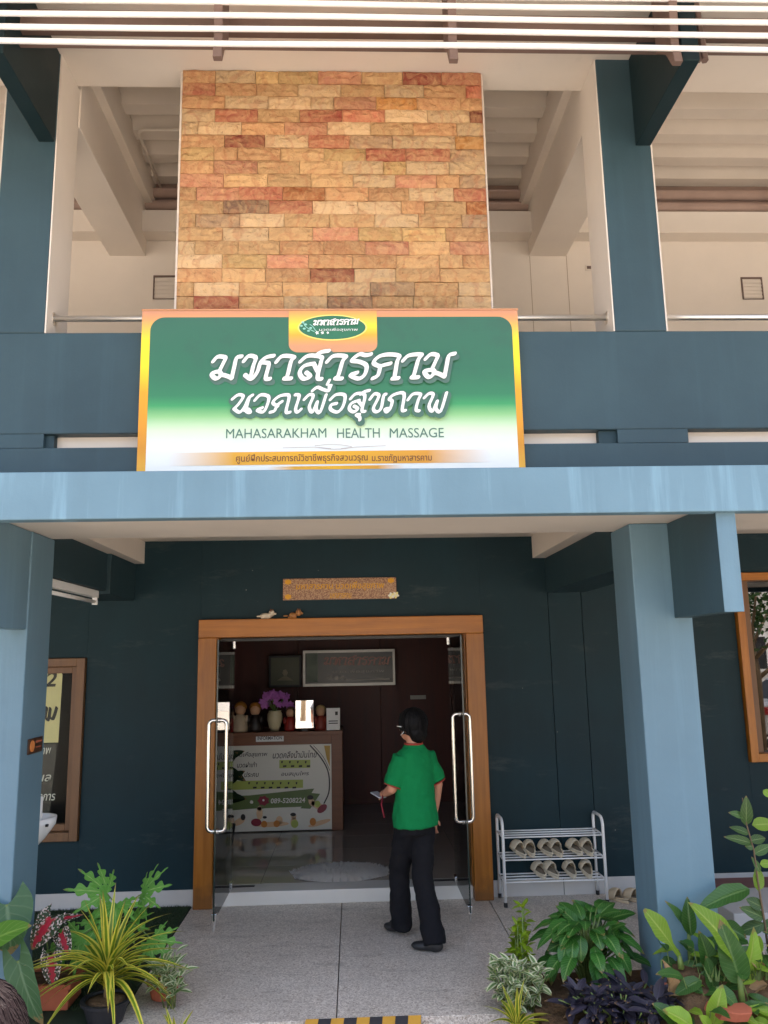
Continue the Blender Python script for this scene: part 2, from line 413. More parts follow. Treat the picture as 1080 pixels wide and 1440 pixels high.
def pen(strokes, nib, mapf, off=(0, 0)):
    a, b, ang = nib; polys = []
    el = [(a*math.cos(t)*math.cos(ang)-b*math.sin(t)*math.sin(ang), a*math.cos(t)*math.sin(ang)+b*math.sin(t)*math.cos(ang)) for t in [2*math.pi*i/10 for i in range(10)]]
    for st in strokes:
        q = smooth_line(st)
        for (p0, p1) in zip(q, q[1:]):
            h = hull([(round(p[0]+e[0]+off[0], 3), round(p[1]+e[1]+off[1], 3)) for p in (p0, p1) for e in el])
            polys.append([mapf(*p) for p in h])
    return polys
def reg(ox, st): return [[(ox+x/5.4, 480+y/5.4) for x, y in s] for s in st]
LINE1 = reg(280, [
 [(110, 158), (140, 125), (175, 122), (203, 132), (190, 165), (155, 235)], [(155, 235), (122, 240), (98, 257), (132, 290), (170, 262), (158, 238)], [(165, 258), (210, 268), (252, 286)], [(325, 122), (288, 132), (270, 200), (250, 288)],
 [(342, 158), (380, 118), (432, 132), (415, 190), (398, 262)], [(352, 262), (400, 292), (445, 238), (470, 165), (515, 128), (568, 118)], [(470, 168), (510, 170), (532, 185), (508, 285), (540, 292)],
 [(588, 165), (635, 120), (722, 128), (700, 160), (672, 270), (648, 290), (700, 290)],
 [(770, 162), (830, 118), (928, 128), (925, 170), (900, 282), (930, 294)], [(870, 178), (800, 195), (765, 245), (795, 293), (845, 275), (815, 245)], [(872, 178), (890, 215), (905, 240)], [(882, 120), (925, 92), (985, 82)]]) + reg(460, [
 [(0, 165), (50, 120), (142, 124), (118, 160), (86, 268), (62, 290), (112, 292)],
 [(332, 108), (292, 116), (245, 108), (188, 155), (245, 165), (298, 195), (285, 262), (238, 293), (178, 266), (228, 248)],
 [(480, 178), (430, 190), (395, 198), (352, 172), (395, 125), (470, 110), (545, 122), (530, 165), (510, 280), (495, 292), (540, 290)], [(402, 205), (385, 268), (345, 292)],
 [(575, 158), (620, 118), (714, 112), (690, 150), (658, 262), (640, 284), (690, 284)],
 [(745, 145), (785, 110), (835, 120), (822, 160), (790, 228)], [(790, 228), (735, 240), (770, 284), (812, 250), (795, 225)], [(805, 248), (845, 258), (885, 278)], [(965, 106), (922, 120), (905, 190), (888, 280)]])
LINE2 = reg(280, [
 [(256, 445), (300, 413), (338, 425), (305, 480), (268, 518)], [(268, 518), (310, 545), (348, 505), (378, 440), (408, 416)], [(385, 430), (360, 530), (392, 547), (375, 522), (350, 532)],
 [(426, 455), (470, 414), (530, 428), (520, 490), (490, 543), (445, 530), (482, 512)],
 [(600, 500), (562, 472), (605, 428), (660, 414), (686, 430), (662, 540), (692, 546)], [(632, 465), (596, 492), (575, 535), (542, 546)],
 [(732, 414), (762, 424), (735, 518), (748, 546), (776, 524)],
 [(800, 450), (838, 414), (868, 425), (838, 505), (862, 545), (898, 468), (890, 525), (920, 545), (965, 416)],
 [(862, 384), (900, 358), (940, 374), (985, 384), (990, 345)], [(985, 384), (1002, 346)], [(975, 335), (990, 306)]]) + reg(460, [
 [(25, 452), (70, 414), (135, 420), (122, 500), (80, 546), (28, 526), (32, 492), (72, 482)],
 [(178, 446), (220, 408), (286, 420), (264, 530), (286, 542)], [(242, 458), (186, 480), (168, 520), (200, 546), (232, 522), (205, 502)], [(255, 412), (285, 392), (320, 384)], [(236, 462), (262, 495)],
 [(245, 566), (222, 568), (246, 586), (248, 606)],
 [(325, 450), (358, 410), (392, 420), (378, 460), (350, 520), (372, 546), (408, 520), (428, 425), (445, 414)],
 [(470, 520), (438, 526), (452, 547), (478, 520), (492, 466), (470, 448), (512, 414), (582, 410), (568, 528), (592, 536)],
 [(612, 455), (650, 412), (706, 414), (690, 455), (672, 528), (695, 540)],
 [(735, 440), (772, 408), (802, 420), (770, 500), (796, 542), (832, 466), (822, 522), (858, 542), (902, 404)]])

# ------------------------------------------------------------------ ground and floors
BAY, CXR, CXL, YF, YB, YW = 4.05, 1.745, -2.300, 4.93, 5.30, 7.19
CW = .355
struct(MB().box(-150, 150, -120, 4.915, -.5, -.1).build('street', 'street'))
struct(MB().box(-150, 150, 4.915, 120, -.5, -.105).build('ground', 'soil'))
pf = struct(thing('porch_floor', None, None, (0, 4.9, 0)))
for x0, x1 in ((-1.36, -.122), (-.116, 1.10), (1.106, 4.2), (4.206, 9)):
    y0 = 4.965 if x1 < 1.2 else 5.45
    BX('slab', 'terrazzo', pf, x0, x1, y0, 7.2, -.1, 0, bevel=.003)
gm = MB().box(-9, -1.366, 4.95, 7.2, -.1, .006).build('grass_mat', plain('green_mat_base', lin((40, 54, 34)), .9, var=.3))
struct(MB().box(1.0, 6, 4.55, 5.44, -.1, .03).build('planting_bed', 'soil'))
mb = MB(); nx, ny = 60, 16
for j in range(ny+1):
    for i in range(nx+1):
        x = 1.62+2.5*i/nx; y = 4.45+.47*j/ny; k = min(1, (j/ny)*1.6)*min(1, i/4)
        mb.v.append(Vector((x, y, -.1+.36*k**.8+.035*noise.noise(Vector((x*7, y*7, 0)))+.02*noise.noise(Vector((x*23, y*23, 2))))))
mb.f = [(j*(nx+1)+i, j*(nx+1)+i+1, (j+1)*(nx+1)+i+1, (j+1)*(nx+1)+i) for j in range(ny) for i in range(nx)]
struct(mb.build('raised_bed', 'soil', smooth=True))

# ------------------------------------------------------------------ the building
B = thing('shop_building', 'two storey dark blue building with light blue canopy and stone panel', 'building', (0, 6, 0))
PART = lambda name, mat, *a, **k: BX(name, mat, B, *a, **k)
for k in (-1, 0, 1, 2):
    for base in (CXR, ):
        x0 = base+(k-1)*BAY+(0 if k != 0 else 0); x1 = x0+CW
        if k == 0: x0, x1 = CXL, CXL+CW
        if k == -1: x0, x1 = CXL-BAY, CXL-BAY+CW
        PART('column', 'light', x0, x1, YF, YB, 0, 2.80, bevel=.008)
        PART('column', 'dark', x0+.006, x1-.006, YF, YB, 4.085, 6.11, bevel=.006)
        PART('jamb_lining', 'cream', x0-.004, x0+.005, YF+.004, YB, 4.087, 6.108, bevel=0)
        PART('jamb_lining', 'cream', x1-.005, x1+.004, YF+.004, YB, 4.087, 6.108, bevel=0)
        fx = x1-.008
        PART('fin', 'dark' if k > 0 else 'light', fx-.106, fx, 4.251, YF-.002, 2.205, 2.797, bevel=.003)  # right-hand fins: shade on the sides painted in with the darker blue
        PART('fin_front', 'light', fx-.107, fx+.001, 4.244, 4.2505, 2.204, 2.797, bevel=.002)
        PART('fin', 'fin_shade', fx-.106, fx, 4.12, YF-.002, 5.435, 6.107, bevel=.006)  # darkened teal stands in for shade on the fin
# parapet with the long slot between columns
PART('parapet', 'dark', -9, 9, YF, YB, 3.415, 4.085, bevel=.008)
PART('parapet_foot', 'dark', -9, 9, YF, YB-.1, 2.985, 3.325, bevel=.006)
for x0 in (CXL-BAY, CXL, CXR, CXR+BAY):
    PART('slot_pier', 'dark', x0-.03, x0+CW+(.03 if x0 < 0 else .075), YF+.001, YB-.05, 3.326, 3.414, bevel=0)
for x0, x1 in ((1.60, 1.714), (-1.95+.036, -1.86)):
    PART('slot_end', 'mid', x0, x1, YF+.03, YB-.05, 3.327, 3.413, bevel=0)
# canopy
PART('canopy_fascia', 'fascia', -9, 9, 4.2, 4.29, 2.742, 2.998, bevel=.006)
PART('canopy_slab', 'cream', -9, 9, 4.292, YF-.003, 2.80, 2.975, bevel=0)
PART('canopy_topping', 'light', -9, 9, 4.292, YF-.003, 2.976, 2.992, bevel=0)
PART('front_beam', 'cream', -9, 9, YF, YB-.03, 2.801, 2.984, bevel=0)
# porch ceiling, beams, upper floor
PART('porch_ceiling', 'cream', -9, 9, YB-.03, 7.34, 3.06, 3.19, bevel=0)
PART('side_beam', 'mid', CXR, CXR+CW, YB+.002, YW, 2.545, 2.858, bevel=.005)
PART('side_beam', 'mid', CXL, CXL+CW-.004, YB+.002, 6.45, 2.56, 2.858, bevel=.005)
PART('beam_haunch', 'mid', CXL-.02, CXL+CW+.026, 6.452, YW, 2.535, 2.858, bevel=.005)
PART('ceiling_beam', 'cream', CXR-.11, CXR+CW, YB-.028, YW, 2.86, 3.058, bevel=.004)
PART('ceiling_beam', 'cream', CXL, CXL+CW+.1, YB-.028, YW, 2.86, 3.058, bevel=.004)
# ground-floor wall with its openings
YWB = 7.34
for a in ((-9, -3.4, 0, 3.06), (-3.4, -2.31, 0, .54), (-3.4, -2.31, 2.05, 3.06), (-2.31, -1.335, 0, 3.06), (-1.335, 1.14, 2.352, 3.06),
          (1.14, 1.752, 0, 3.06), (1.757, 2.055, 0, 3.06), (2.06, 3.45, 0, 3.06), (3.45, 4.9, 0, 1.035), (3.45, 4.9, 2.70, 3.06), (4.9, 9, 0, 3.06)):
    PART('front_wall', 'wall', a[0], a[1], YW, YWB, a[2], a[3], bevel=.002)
for a in ((-9, -1.34), (1.145, 1.752), (1.757, 9)):
    PART('skirting', 'skirt', a[0], a[1], YW-.012, YW-.001, 0.0, .133, bevel=.003)
# upper storey
PART('upper_wall', 'cream', -9, 9, YW, YW+.15, 3.2, 6.19, bevel=0)
PART('wall_beam', 'cream', -9, 9, 7.015, YW-.001, 5.969, 6.19, bevel=.004)
for x in (-.9, -2.27+BAY*2, 1.76, 2.12, 0.4):
    PART('wall_joint', plain('joint_line', lin((170, 150, 126)), .8), x, x+.006, YW-.0015, YW-.0005, 3.2, 5.967, bevel=0)  # thin joint strips, a tone darker than the wall
for x0, x1 in ((CXL+.03, CXL+.37), (CXR+.01, CXR+.375), (CXL-BAY, CXL-BAY+.36), (CXR+BAY, CXR+BAY+.36)):
    PART('ceiling_beam', 'cream', x0, x1, YB, YW-.002, 5.811, 6.62, bevel=.004)
    PART('beam_ledge', 'cream', x0-.07, x1+.07, YB, YW-.004, 6.30, 6.62, bevel=.003)
PART('eave_soffit', 'cream', -9, 9, 2.75, 5.255, 6.11, 6.34, bevel=.004)  # unseen outer part lengthened to shade the fins and upper columns
PART('rear_closure', 'band', -9, 9, 7.20, 7.24, 6.19, 6.9, bevel=0)
PART('roof', 'rust', -9.2, 9.2, 2.8, 8.2, 6.92, 7.0, bevel=0)
PART('slot_lining', 'cream', -9, 9, YF+.085, YB, 3.326, 3.414, bevel=0)
for zz, yy in ((6.30, 7.13), (6.44, 7.14)):
    MB().tube([(-9, yy, zz), (9, yy, zz)], .05, 12).build('roof_pipe', 'band', B, smooth=True)
prof = []; y = 5.26
dk = MB(); pts = []
y = 5.01
while y < 7.25:
    for dy, z in ((0, 6.55), (.13, 6.55), (.185, 6.67), (.29, 6.67)):
        pts.append((y+dy, z))
    y += .337
pts = [p for p in pts if p[0] > 5.2]
dk.extrude([(-9, a, b) for a, b in pts]+[(-9, pts[-1][0], 6.73), (-9, pts[0][0], 6.73)], (18, 0, 0))
dk.build('roof_deck', 'deck', B)
MB().tube([(-1.80, 7.3, 6.5), (-1.80, 6.35, 6.5)]+arc((-1.73, 6.35, 6.5), .07, math.pi, math.pi/2*1.0, 5, (1, 0, 0), (0, -1, 0))[1:]+[(-1.2, 6.28, 6.5), (1.3, 6.28, 6.5)], .014, 8).build('conduit', 'cream', B, smooth=True)
# louvre vents and outlet on the upper wall
for x0, x1, z0, z1 in ((3.83, 4.04, 5.36, 5.59), (-1.85, -1.62, 5.37, 5.61)):
    f = MB(); w = .012
    f.box(x0, x0+w, YW-.012, YW-.002, z0, z1); f.box(x1-w, x1, YW-.012, YW-.002, z0, z1); f.box(x0+w, x1-w, YW-.012, YW-.002, z1-w*1.4, z1); f.box(x0+w, x1-w, YW-.012, YW-.002, z0, z0+w*.5)
    fo = f.build('vent_frame', 'rust', B)
    for i in range(5):
        zz = z0+.02+i*(z1-z0-.04)/5
        MB().extrude([(x0+w, YW-.010, zz), (x0+w, YW-.003, zz+.03), (x0+w, YW-.001, zz+.03), (x0+w, YW-.008, zz)], (x1-x0-2*w, 0, 0)).build('slat', 'cream', fo)
oo = PART('outlet', 'cream', 2.30, 2.37, YW-.012, YW-.001, 5.66, 5.72, bevel=.004)
PART('outlet_socket', 'rust', 2.315, 2.355, YW-.014, YW-.0125, 5.675, 5.705, bevel=0)
# stainless rail on the parapet
for x0, x1 in ((CXL+CW+.004, CXR-.004), (CXR+CW+.004, CXR+BAY-.004), (CXL-BAY+CW+.004, CXL-.004)):
    rl = MB().tube([(x0, 5.05, 4.232), (x1, 5.05, 4.232)], .021, 14).build('handrail', 'steelrail', B, smooth=True)
    for xx, d in ((x0, 1), (x1, -1)):
        MB().tube([(xx, 5.05, 4.232), (xx+d*.008, 5.05, 4.232)], .042, 16).build('flange', 'steelrail', rl, smooth=False)
# stone panel with split sandstone bricks
SP = BX('stone_panel', 'mortar', B, -1.152, .966, 5.095, 5.2, 4.09, 6.106, bevel=.002)
BX('panel_edge', 'cream', SP, -1.166, -1.153, 5.085, 5.2, 4.09, 6.107, bevel=0)
BX('panel_edge', 'cream', SP, .967, .978, 5.085, 5.2, 4.09, 6.107, bevel=0)
bvar = []
for k in range(10):
    mb = MB(); nx, nz = 8, 4; vs = []; idx = {}
    for j in range(nz+1):
        for i in range(nx+1):
            e = i in (0, nx) or j in (0, nz)
            q = noise.noise(Vector((i*.55+k*11, j*.8, k*3.3)))*.016+noise.noise(Vector((i*1.7+k*5, j*1.9, k*7)))*.010
            vs.append((i/nx-.5, (-.004 if e else -.016)+ (q*.5 if e else q), j/nz-.5)); idx[i, j] = len(vs)-1
    fs = [(idx[i, j], idx[i+1, j], idx[i+1, j+1], idx[i, j+1]) for i in range(nx) for j in range(nz)]
    b0 = len(vs); vs += [(-.5, .022, -.5), (.5, .022, -.5), (.5, .022, .5), (-.5, .022, .5)]
    fs += [tuple(idx[i, 0] for i in range(nx, -1, -1))+(b0, b0+1), tuple(idx[i, nz] for i in range(nx+1))+(b0+2, b0+3),
           tuple(idx[0, j] for j in range(nz+1))+(b0+3, b0), tuple(idx[nx, j] for j in range(nz, -1, -1))+(b0+1, b0+2)]
    me = mb.add(vs, fs).mesh('brick'); me.materials.append(M['brick']); bvar.append(me)
PAL = [((200, 148, 104), 9), ((208, 164, 116), 8), ((218, 184, 142), 7), ((204, 138, 108), 6.5), ((194, 114, 88), 4), ((154, 74, 60), 2.6), ((178, 98, 54), 1.6), ((206, 140, 74), 1.8), ((166, 134, 106), 3), ((214, 174, 116), 2), ((142, 108, 88), 1.4)]
HB = .1003
zt = 6.103
for r in range(20):
    x = -1.150; first = True; L0 = random.choice((.115, .17, .23, .3))
    while x < .962:
        L = L0 if first else random.choice((.28, .29, .3, .3, .31, .3, .16, .44 if random.random() < .25 else .3)); first = False
        if .964-(x+L) < .07: L = .964-x
        o = bpy.data.objects.new('brick', random.choice(bvar)); COL.objects.link(o); o.parent = SP
        o.location = Vector((x+L/2, 5.072+random.uniform(-.006, .006), zt-HB*(r+.5)))-org(SP)
        o.scale = ((L-.0035)*random.choice((1, -1)), .8, HB-.004)
        if r > 10: ws = [w*(2.6 if sum(c) > 470 else .7) for c, w in PAL]
        else: ws = [w*(1.5 if c[0]-c[2] > 75 else .8) for c, w in PAL]
        c = random.choices([c for c, w in PAL], ws)[0]; k = random.uniform(.88, 1.1)
        o.color = mul(lin(tuple(min(255, v*k) for v in c)), .82)
        x += L

# ------------------------------------------------------------------ sunshade of pipes at the eave
SH = thing('sunshade_rail', 'row of thin white pipes on brown steel brackets under the eave', 'sunshade', (0, 4.05, 5.8))
for k, zz in enumerate((5.462, 5.556, 5.642, 5.728, 5.79, 5.88)):
    MB().tube([(x, 4.06, zz+.004*math.sin(x*1.7+k)) for x in [i*.6-9 for i in range(31)]], .0165, 10).build('pipe', 'pipe', SH, smooth=True)
MB().box(-9, 9, 4.30, 4.35, 5.748, 5.885).build('channel', 'rust', SH)
MB().box(-9, 9, 4.29, 4.33, 5.645, 5.68).build('channel', 'rust', SH)
for x in (-3.48, -2.10, -.73, .62, 1.93, 3.3):
    MB().extrude([(x-.025, 4.02, 6.108), (x-.025, 4.30, 6.108), (x-.025, 4.29, 5.62), (x-.025, 4.16, 5.50), (x-.025, 4.09, 5.37), (x-.025, 4.05, 5.37), (x-.025, 4.08, 5.52)], (.05, 0, 0)).build('bracket', 'rust', SH, bevel=.003)
for x in (2.12, 2.2):
    MB().tube([(x, 4.33, 6.1), (x-.04*(x > 2.15), 4.20, 5.5)], .022, 6).build('strut', 'rust', SH)

# ------------------------------------------------------------------ entrance
DF = MB()
fr = BX('door_frame', 'wood', B, -1.337, -1.178, 7.09, 7.36, 0, 2.195, bevel=.006)
BX('door_frame', 'wood', B, .985, 1.144, 7.09, 7.36, 0, 2.195, bevel=.006)
BX('door_frame', 'woodx', B, -1.337, 1.144, 7.0905, 7.36, 2.1955, 2.352, bevel=.006)
for x in (-1.176, .973):
    BX('frame_stop', 'wood', B, x, x+.01, 7.12, 7.34, .105, 2.196, bevel=.002)
BX('sill', 'sill', B, -1.176, .983, 7.155, 7.40, .0, .108, bevel=.005)
BX('floor_track', 'darkplate', B, -1.17, -.86, 7.30, 7.345, .109, .114, bevel=0)
BX('floor_track', 'darkplate', B, .66, .97, 7.30, 7.345, .109, .114, bevel=0)
BX('transom_bar', 'darkplate', B, -1.165, .97, 7.24, 7.28, 2.165, 2.19, bevel=0)
def leaf(xh, s, y1, yhand):
    d = BX('door_leaf', 'glass', B, xh-.005, xh+.005, y1, 7.245, .118, 2.16, bevel=0)
    BX('glass_edge', plain('green_glass_edge', lin((36, 48, 44)), .2), d, xh-.0055, xh+.0055, y1-.004, y1-.0005, .118, 2.16, bevel=0)
    BX('pivot', 'chrome', d, xh-.016, xh+.016, 7.19, 7.27, 2.10, 2.165, bevel=.003)
    BX('pivot', 'chrome', d, xh-.016, xh+.016, 7.18, 7.27, .112, .17, bevel=.003)
    BX('floor_bolt', 'chrome', d, xh-.018, xh+.018, y1+.01, y1+.06, .10, .165, bevel=.004)
    MB().tube([(xh, y1+.03, .11), (xh, y1+.03, .04)], .007, 8).build('bolt_pin', 'chrome', d)
    z0, z1, w, r = .735, 1.548, .068, .035
    path = []
    for cx, cz, a0 in ((w-r, z1-r, 0), (-(w-r), z1-r, 90), (-(w-r), z0+r, 180), (w-r, z0+r, 270)):
        path += arc((xh+cx, yhand, cz), r, R(a0), R(a0+90), 5, (1, 0, 0), (0, 0, 1))
    MB().tube(path, .0145, 10, closed=True).build('pull_handle', 'chrome', d, smooth=True)
    for zz in (z0+.0, z1):
        MB().tube([(xh-.02, yhand, zz), (xh+.02, yhand, zz)], .02, 10).build('handle_boss', 'chrome', d, smooth=True)
    return d
leaf(-1.048, 1, 6.38, 6.43); leaf(.848, -1, 6.38, 6.53)
for x0, x1 in ((-1.165, -1.075), (.875, .972)):
    BX('side_light', 'glass', B, x0, x1, 7.255, 7.265, .115, 2.165, bevel=0)
# plaque over the door
PQ = thing('name_plaque', 'granite name plaque with gold lettering above the door', 'plaque', (-.11, 7.18, 2.61))
def granite():
    m = N('speckled_granite', .3)
    v = m.n('TexVoronoi'); v.inputs['Scale'].default_value = 160; m.l(m.co(), v.inputs['Vector'])
    sep = m.n('SeparateColor'); m.l(v.outputs['Color'], sep.inputs[0])
    m.color(m.ramp(sep.outputs[0], [(0, lin((110, 74, 58))), (.4, lin((152, 112, 86))), (1, lin((196, 160, 120)))])); return m.m
M['granite'] = granite(); M['goldp'] = plain('gold_paint', lin((206, 150, 30)), .35, .3)
BX('slab', 'granite', PQ, -.615, .392, 7.165, 7.189, 2.515, 2.705, bevel=.003)
text('lettering', 'มหาสารคาม นวดเพื่อสุขภาพ', 'goldp', PQ, -.50, .285, 2.632, 7.163, .085, .12, .012)
text('lettering', 'มหาสารคาม', 'goldp', PQ, -.20, -.01, 2.55, 7.163, .045, .1, .01)
for (x, z) in ((-.57, 2.545), (-.57, 2.675), (.345, 2.675)):
    flat('ornament', 'goldp', PQ, [[(x+.026*math.cos(t*math.pi/6)*(1+.3*(t % 2)), z+.02*math.sin(t*math.pi/6)*(1+.3*(t % 2))) for t in range(12)]], 7.163)
FLW = thing('frangipani_flowers', 'pale yellow frangipani flowers tucked at corner of granite plaque', 'flowers', (.36, 7.15, 2.55))
def petal(c, a, L, w, y, mb, tilt=.3):
    pts = []
    for i in range(7):
        t = i/6; ww = w*math.sin(math.pi*min(.98, t*.85+.12))
        pts.append((t*L, ww))
    out = [(p, q) for p, q in pts]+[(p, -q) for p, q in pts[::-1]]
    mb.add([(c[0]+p*math.cos(a)-q*math.sin(a), y-tilt*p, c[1]+p*math.sin(a)+q*math.cos(a)) for p, q in out], [tuple(range(len(out)))])
M['petal'] = plain('cream_petal', lin((236, 226, 150)), .6); M['petalwhite'] = plain('white_petal', lin((232, 230, 214)), .6)
for (cx, cz) in ((.345, 2.54), (.385, 2.545)):
    for k in range(5):
        mb = MB(); petal((cx, cz), k*2*math.pi/5+cx*9, .032, .012, 7.158, mb); mb.build('petal', 'petal' if k % 2 else 'petalwhite', FLW)
# figurines on the door head
for i, (x, lab, tall) in enumerate(((-.76, 'white lying dog figurine on the orange door frame', 0), (-.525, 'brown seated puppy figurine on the orange door frame', 1))):
    f = thing('dog_figurine', lab, 'figurine', (x, 7.13, 2.353), 'small figurines on the door frame')
    c1 = plain('figurine_glaze%d' % i, lin((214, 200, 178) if i == 0 else (168, 116, 66)), .4)
    b = MB(); b.ball((x, 7.13, 2.378), (.055 if not tall else .036, .028, .026), 12, 8); b.ball((x+.05, 7.125, 2.40), (.027, .025, .028))
    b.ball((x+.078, 7.12, 2.395), (.014, .012, .010)); b.ball((x-.062, 7.13, 2.375), (.022, .008, .008))
    for dx in (-.03, .02): b.ball((x+dx, 7.115, 2.361), (.013, .012, .009))
    b.build('body', c1, f, smooth=True)
    e = MB(); e.ball((x+.045, 7.105, 2.424), (.008, .006, .014)); e.ball((x+.06, 7.14, 2.424), (.008, .006, .014)); e.build('ears', plain('figurine_ear%d' % i, lin((120, 76, 44)), .5), f, smooth=True)

# ------------------------------------------------------------------ inside the entrance
room = struct(thing('interior_floor', None, None, (0, 8, .1)))
tm = MB().box(-.298, .298, -.298, .298, -.02, 0).mesh('tile'); tm.materials.append(M['tile'])
for i in range(-5, 6):
    for j in range(7):
        o = bpy.data.objects.new('tile', tm); COL.objects.link(o); o.parent = room; o.location = Vector((i*.6+.08, 7.70+j*.6, .108))-org(room)
struct(MB().box(-3.3, 3.4, 7.40, 11.6, .05, .0865).build('interior_floor_bed', 'darkplate'))
PART('interior_ceiling', 'panelling', -3.3, 3.4, 7.345, 11.6, 2.75, 2.8, bevel=0)
PART('interior_wall', 'panelling', -3.35, -3.3, 7.345, 11.6, .08, 2.75, bevel=0)
PART('interior_wall', 'panelling', 3.4, 3.45, 7.345, 11.6, .08, 2.75, bevel=0)
for x0, x1 in ((-3.3, -1.95), (-1.945, -.75), (-.745, .36), (.365, 1.55), (1.555, 3.4)):
    PART('wall_panel', 'panelling', x0, x1, 11.1, 11.15, .11, 2.75, bevel=.004)
PART('back_wall', 'panelling', -3.3, 3.4, 11.16, 11.2, .08, 2.75, bevel=0)
PART('wall_header', 'panelling', -3.3, 3.4, 10.9, 11.09, 2.3, 2.75, bevel=.004)
MT = MB(); ring = []
for i in range(40):
    t = 2*math.pi*i/40; k = 1+.05*noise.noise(Vector((math.cos(t)*2.5, math.sin(t)*2.5, 1)))+.02*math.sin(9*t)
    ring.append((-.134+.425*math.cos(t)*k, 7.66+.30*math.sin(t)*k))
vs = [(-.134, 7.66, .15)]; fs = []
for q, zz in ((.5, .150), (.85, .142), (1.0, .112)):
    vs += [(-.134+(x+.134)*q, 7.66+(y-7.66)*q, zz+.004*noise.noise(Vector((x*20, y*20, q)))) for x, y in ring]
fs = [(0, 1+i, 1+(i+1) % 40) for i in range(40)]
for k in range(2): fs += [(1+k*40+i, 1+(k+1)*40+i, 1+(k+1)*40+(i+1) % 40, 1+k*40+(i+1) % 40) for i in range(40)]
def shag():
    m = N('white_shaggy_rug', .95, .1); f = m.noise(70, 6, rough=.8); m.color(m.mix(f, lin((216, 208, 198)), lin((245, 240, 234)))); m.bump(f, 1, .03); return m.m
M['shag'] = shag()
mat_ = tag(MT.add(vs, fs).build('door_mat', 'shag', smooth=True, loc=(-.134, 7.66, .11)), 'shaggy white oval mat inside the open doorway', 'mat')
tf = MB()
for k in range(5200):
    t = random.uniform(0, 6.28); q = math.sqrt(random.random())*1.02; i = int(t/6.2832*40) % 40
    x = -.134+(ring[i][0]+.134)*q; y = 7.66+(ring[i][1]-7.66)*q; z = .112+.036*(1-q*q)
    h = random.uniform(.012, .028); a = random.uniform(0, 6.28); dx, dy = math.cos(a)*.005, math.sin(a)*.005
    lx, ly = (x+.134)*.04+random.uniform(-.012, .012), (y-7.66)*.04+random.uniform(-.012, .012)
    tf.add([(x-dx, y-dy, z), (x+dx, y+dy, z), (x+lx, y+ly, z+h)], [(0, 1, 2)])
tu = tf.build('pile', 'shag', mat_); tu['kind'] = 'stuff'

YC = 9.49
CT = thing('information_counter', 'wooden information counter with white printed front panel', 'counter', (-.9, 9.8, .11))
BX('countertop', 'woodcounter', CT, -1.95, -.13, YC-.02, 10.1, 1.145, 1.19, bevel=.004)
BX('front_rail', 'woodcounter', CT, -1.95, -.262, YC, YC+.04, 1.045, 1.144, bevel=.003)
BX('end_post', 'woodcounter', CT, -.26, -.135, YC, YC+.04, .11, 1.144, bevel=.003)
BX('end_side', 'woodcounter', CT, -.175, -.135, YC+.042, 10.1, .11, 1.144, bevel=.003)
PN = BX('front_panel', plain('white_print', lin((226, 224, 212)), .3, var=.02), CT, -1.95, -.262, YC+.01, YC+.035, .12, 1.043, bevel=0)
LB = BX('nameplate', 'whitepaint', CT, -1.115, -.80, YC-.010, YC-.001, 1.085, 1.165, bevel=.002)
text('lettering', 'INFORMATION', 'black', LB, -1.095, -.82, 1.125, YC-.012, .04, 0, .012)
M['ink'] = plain('dark_ink', lin((40, 36, 32)), .5); M['pgreen'] = plain('printed_olive', lin((96, 118, 62)), .4); M['plime'] = plain('printed_lime', lin((176, 190, 92)), .4)
M['pred'] = plain('printed_maroon', lin((136, 26, 52)), .4); M['pskin'] = plain('printed_skin', lin((226, 190, 150)), .4); M['pwhite'] = plain('printed_white', lin((232, 230, 222)), .4)
M['porange'] = plain('printed_orange', lin((206, 130, 50)), .4)
yp = YC+.008
def CZ(a, b): q = P(290+a/5.4, 1000+b/5.4, yp); return (q.x, q.z)
def ct(body, a0, a1, b, h, mat='ink', shear=.2, bold=.008):
    x0, z = CZ(a0, b); x1, _ = CZ(a1, b); text('lettering', body, mat, PN, x0, x1, z, yp-.003, h, shear, bold)
ct('นวดเพื่อสุขภาพ', 205, 465, 335, .07); ct('นวดคลึงน้ำมันไทย', 505, 840, 332, .08); ct('นวดฝ่าเท้า', 235, 385, 408, .06); ct('ประคบ', 290, 400, 482, .055); ct('อบสมุนไพร', 570, 780, 480, .06)
flat('print_band', 'plime', PN, [[CZ(555, 372), CZ(790, 370), CZ(790, 430), CZ(555, 434)], [CZ(180, 532), CZ(735, 520), CZ(735, 582), CZ(180, 600)]], yp)
for k in range(4):
    a = 575+k*60; flat('clock_mark', 'ink', PN, [[CZ(a-6, 380), CZ(a+8, 378), CZ(a+4, 396), CZ(a-4, 396)], [CZ(a+8, 412), CZ(a+34, 410), CZ(a+34, 424), CZ(a+8, 426)]], yp-.002)
for k in range(7):
    a = 325+k*60; flat('clock_mark', 'ink', PN, [[CZ(a-6, 540), CZ(a+8, 538), CZ(a+4, 556), CZ(a-4, 556)], [CZ(a+30, 575), CZ(a+58, 573), CZ(a+58, 586), CZ(a+30, 588)]][:2 if k < 6 else 1], yp-.002)
flat('arrow', 'pgreen', PN, [[CZ(75, 650), CZ(330, 640), CZ(820, 588), CZ(800, 622), CZ(865, 628), CZ(790, 742), CZ(715, 738), CZ(725, 726), CZ(330, 742), CZ(75, 765)]], yp)
ct('089-5208224', 490, 752, 682, .055, 'pwhite', .1, .02)
flat('print_flower', 'pred', PN, [[CZ(435+math.cos(t*.45)*(38+9*(t % 2)), 680+math.sin(t*.45)*(32+8*(t % 2))) for t in range(14)]], yp-.002)
flat('print_flower', 'pwhite', PN, [[CZ(345+math.cos(t)*14, 690+math.sin(t)*14) for t in range(6)], [CZ(435+math.cos(t)*9, 676+math.sin(t)*9) for t in range(6)]], yp-.004)
